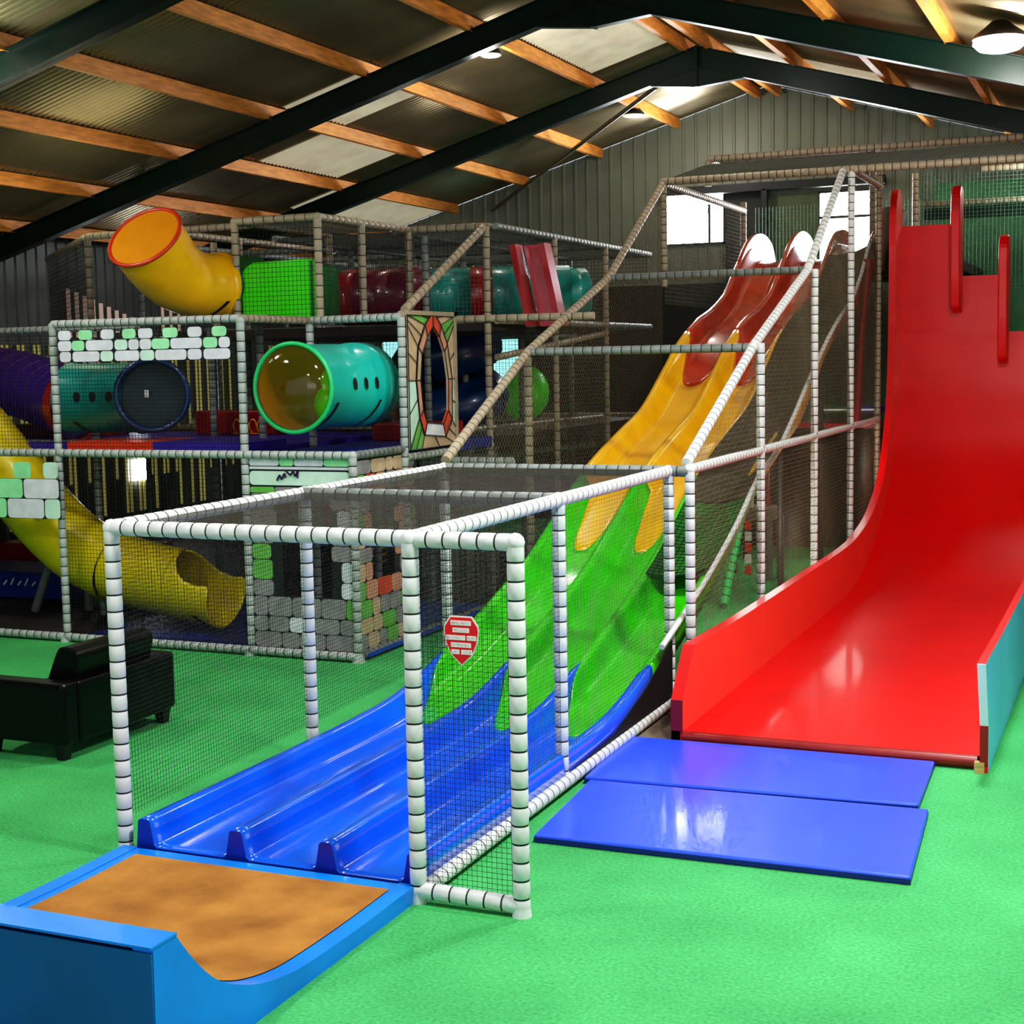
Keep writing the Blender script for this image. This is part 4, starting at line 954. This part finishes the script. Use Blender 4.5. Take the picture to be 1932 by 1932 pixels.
mb = MB(); mb.sphere((-4.1,18.4,1.72), .16, 14, sz=.4); mb.build('red_seat', M_tred, gd)
pl = MB(); pl.ring_tube([(-3.21,18.0,1.7),(-3.16,18.0,2.8),(-3.08,18.0,3.7)], [.045,.045,.06], 10); tag(pl.build('dark_red_pole', M_dred), 'dark red climbing pole between the wave slide and the red drop slide', 'pole')
tu = MB(); tu.ring_tube([(-3.2,18.6,3.6),(-3.0,19.0,4.0),(-2.98,19.2,4.3)], [.16,.18,.18], 18); tag(tu.build('grey_tube', mat('grey_padding',(86,80,70),.6,var=.2)), 'grey ribbed padding roll beside the top of the wave slide', 'padding')

# ------------------------------------------------------------------ lights
def area(loc, rot, sx, sy, e, col=(1,1,1)):
    l = bpy.data.lights.new('area', 'AREA'); l.shape = 'RECTANGLE'; l.size = sx; l.size_y = sy; l.energy = e; l.color = col
    o = bpy.data.objects.new('area_light', l); COL.objects.link(o); o.location = loc; o.rotation_euler = rot; return o
def point(loc, e, r=.15, col=(1,.97,.9)):
    l = bpy.data.lights.new('lamp_fill', 'POINT'); l.energy = e; l.shadow_soft_size = r; l.color = col
    o = bpy.data.objects.new('lamp_fill_light', l); COL.objects.link(o); o.location = loc
area((-2.0,-2.5,3.0), (math.radians(72),0,math.radians(14)), 6, 2.2, 85, (.97,.99,1))     # unseen light added behind the camera to brighten the foreground
def bay(x, y, e, col=(1,.99,.96), z=4.9):
    l = bpy.data.lights.new('bay', 'AREA'); l.shape = 'DISK'; l.size = .5; l.energy = e; l.color = col
    o = bpy.data.objects.new('bay_light', l); COL.objects.link(o); o.location = (x, y, z)
bay(-.6,5.8,270); bay(-1.0,9.6,210,(.96,1,1)); bay(-5.3,4.5,120); bay(-8.8,8.2,75,(1,1,.9)); bay(-4.6,9.6,95)
point((-1.25,13.8,5.0), 180); point((-6.82,15.5,5.75), 45); point((-10.5,13.0,4.2), 28, .7, (1,.95,.6)); point((-6.2,21.0,5.7), 40); point((-1.2,20.3,4.9), 60, col=(.9,1,.95)); point((-4.4,16.6,5.9), 45); point((-8.4,17.5,4.3), 10)  # lamp points, plus unseen fill added for the roof, gable and back net
point((-3.4,13.9,.9), 30, .25); point((-3.3,17.6,1.3), 22, .25); point((-9.6,9.9,4.9), 75, .25, (1,.99,.94)); point((-10.9,10.0,4.9), 20, .3, (.9,1,.98))  # unseen fill lights added beneath the wave slide and near the yellow elbow
area((3.0,8.5,2.4), (0,math.radians(90),0), 2.2, 5, 75, (.96,.99,1))     # unseen side light added to brighten the drop slide's outer panel; point((-9.0,12.3,2.85), 7, .1, (1,1,.9))
area((-6.5,22.2,4.7), (math.radians(-80),0,0), 1, .8, 90, (.9,.95,1)); area((-4.1,22.2,4.4), (math.radians(-80),0,0), .9, 1.2, 100, (.9,.95,1))
w = bpy.data.worlds.new('world'); sc.world = w; w.use_nodes = True
bg = w.node_tree.nodes['Background']; bg.inputs[0].default_value = (.8,.9,1,1); bg.inputs[1].default_value = .8

# ------------------------------------------------------------------ camera
f, yaw, pitch, roll = 2791.5, -.406033, .10302, .018693
Fv = Vector((math.sin(yaw)*math.cos(pitch), math.cos(yaw)*math.cos(pitch), -math.sin(pitch)))
r = Vector((math.cos(yaw), -math.sin(yaw), 0)); d = Fv.cross(r)
rt = r*math.cos(roll) + d*math.sin(roll); dn = d*math.cos(roll) - r*math.sin(roll)
cd = bpy.data.cameras.new('camera'); cam = bpy.data.objects.new('camera', cd); COL.objects.link(cam)
mm = Matrix((( rt.x, -dn.x, -Fv.x, 0), (rt.y, -dn.y, -Fv.y, 0), (rt.z, -dn.z, -Fv.z, 2.6), (0,0,0,1)))
cam.matrix_world = mm; cd.sensor_width = 36; cd.lens = f/1932*36; cd.clip_end = 100
sc.camera = cam
sc.view_settings.view_transform = 'Standard'; sc.view_settings.look = 'None'; sc.view_settings.exposure = 0.0
cm = sc.view_settings; cm.use_curve_mapping = True; cv = cm.curve_mapping.curves[3]
for x_, y_ in ((.03,.021),(.12,.108),(.45,.50)): cv.points.new(x_, y_)
cm.curve_mapping.update()
sc.cycles.use_denoising = True; sc.cycles.max_bounces = 4; sc.cycles.diffuse_bounces = 3; sc.cycles.glossy_bounces = 3; sc.cycles.transparent_max_bounces = 8
sc.cycles.use_adaptive_sampling = True; sc.cycles.adaptive_threshold = 0.08; sc.cycles.adaptive_min_samples = 12
sc.cycles.caustics_reflective = False; sc.cycles.caustics_refractive = False
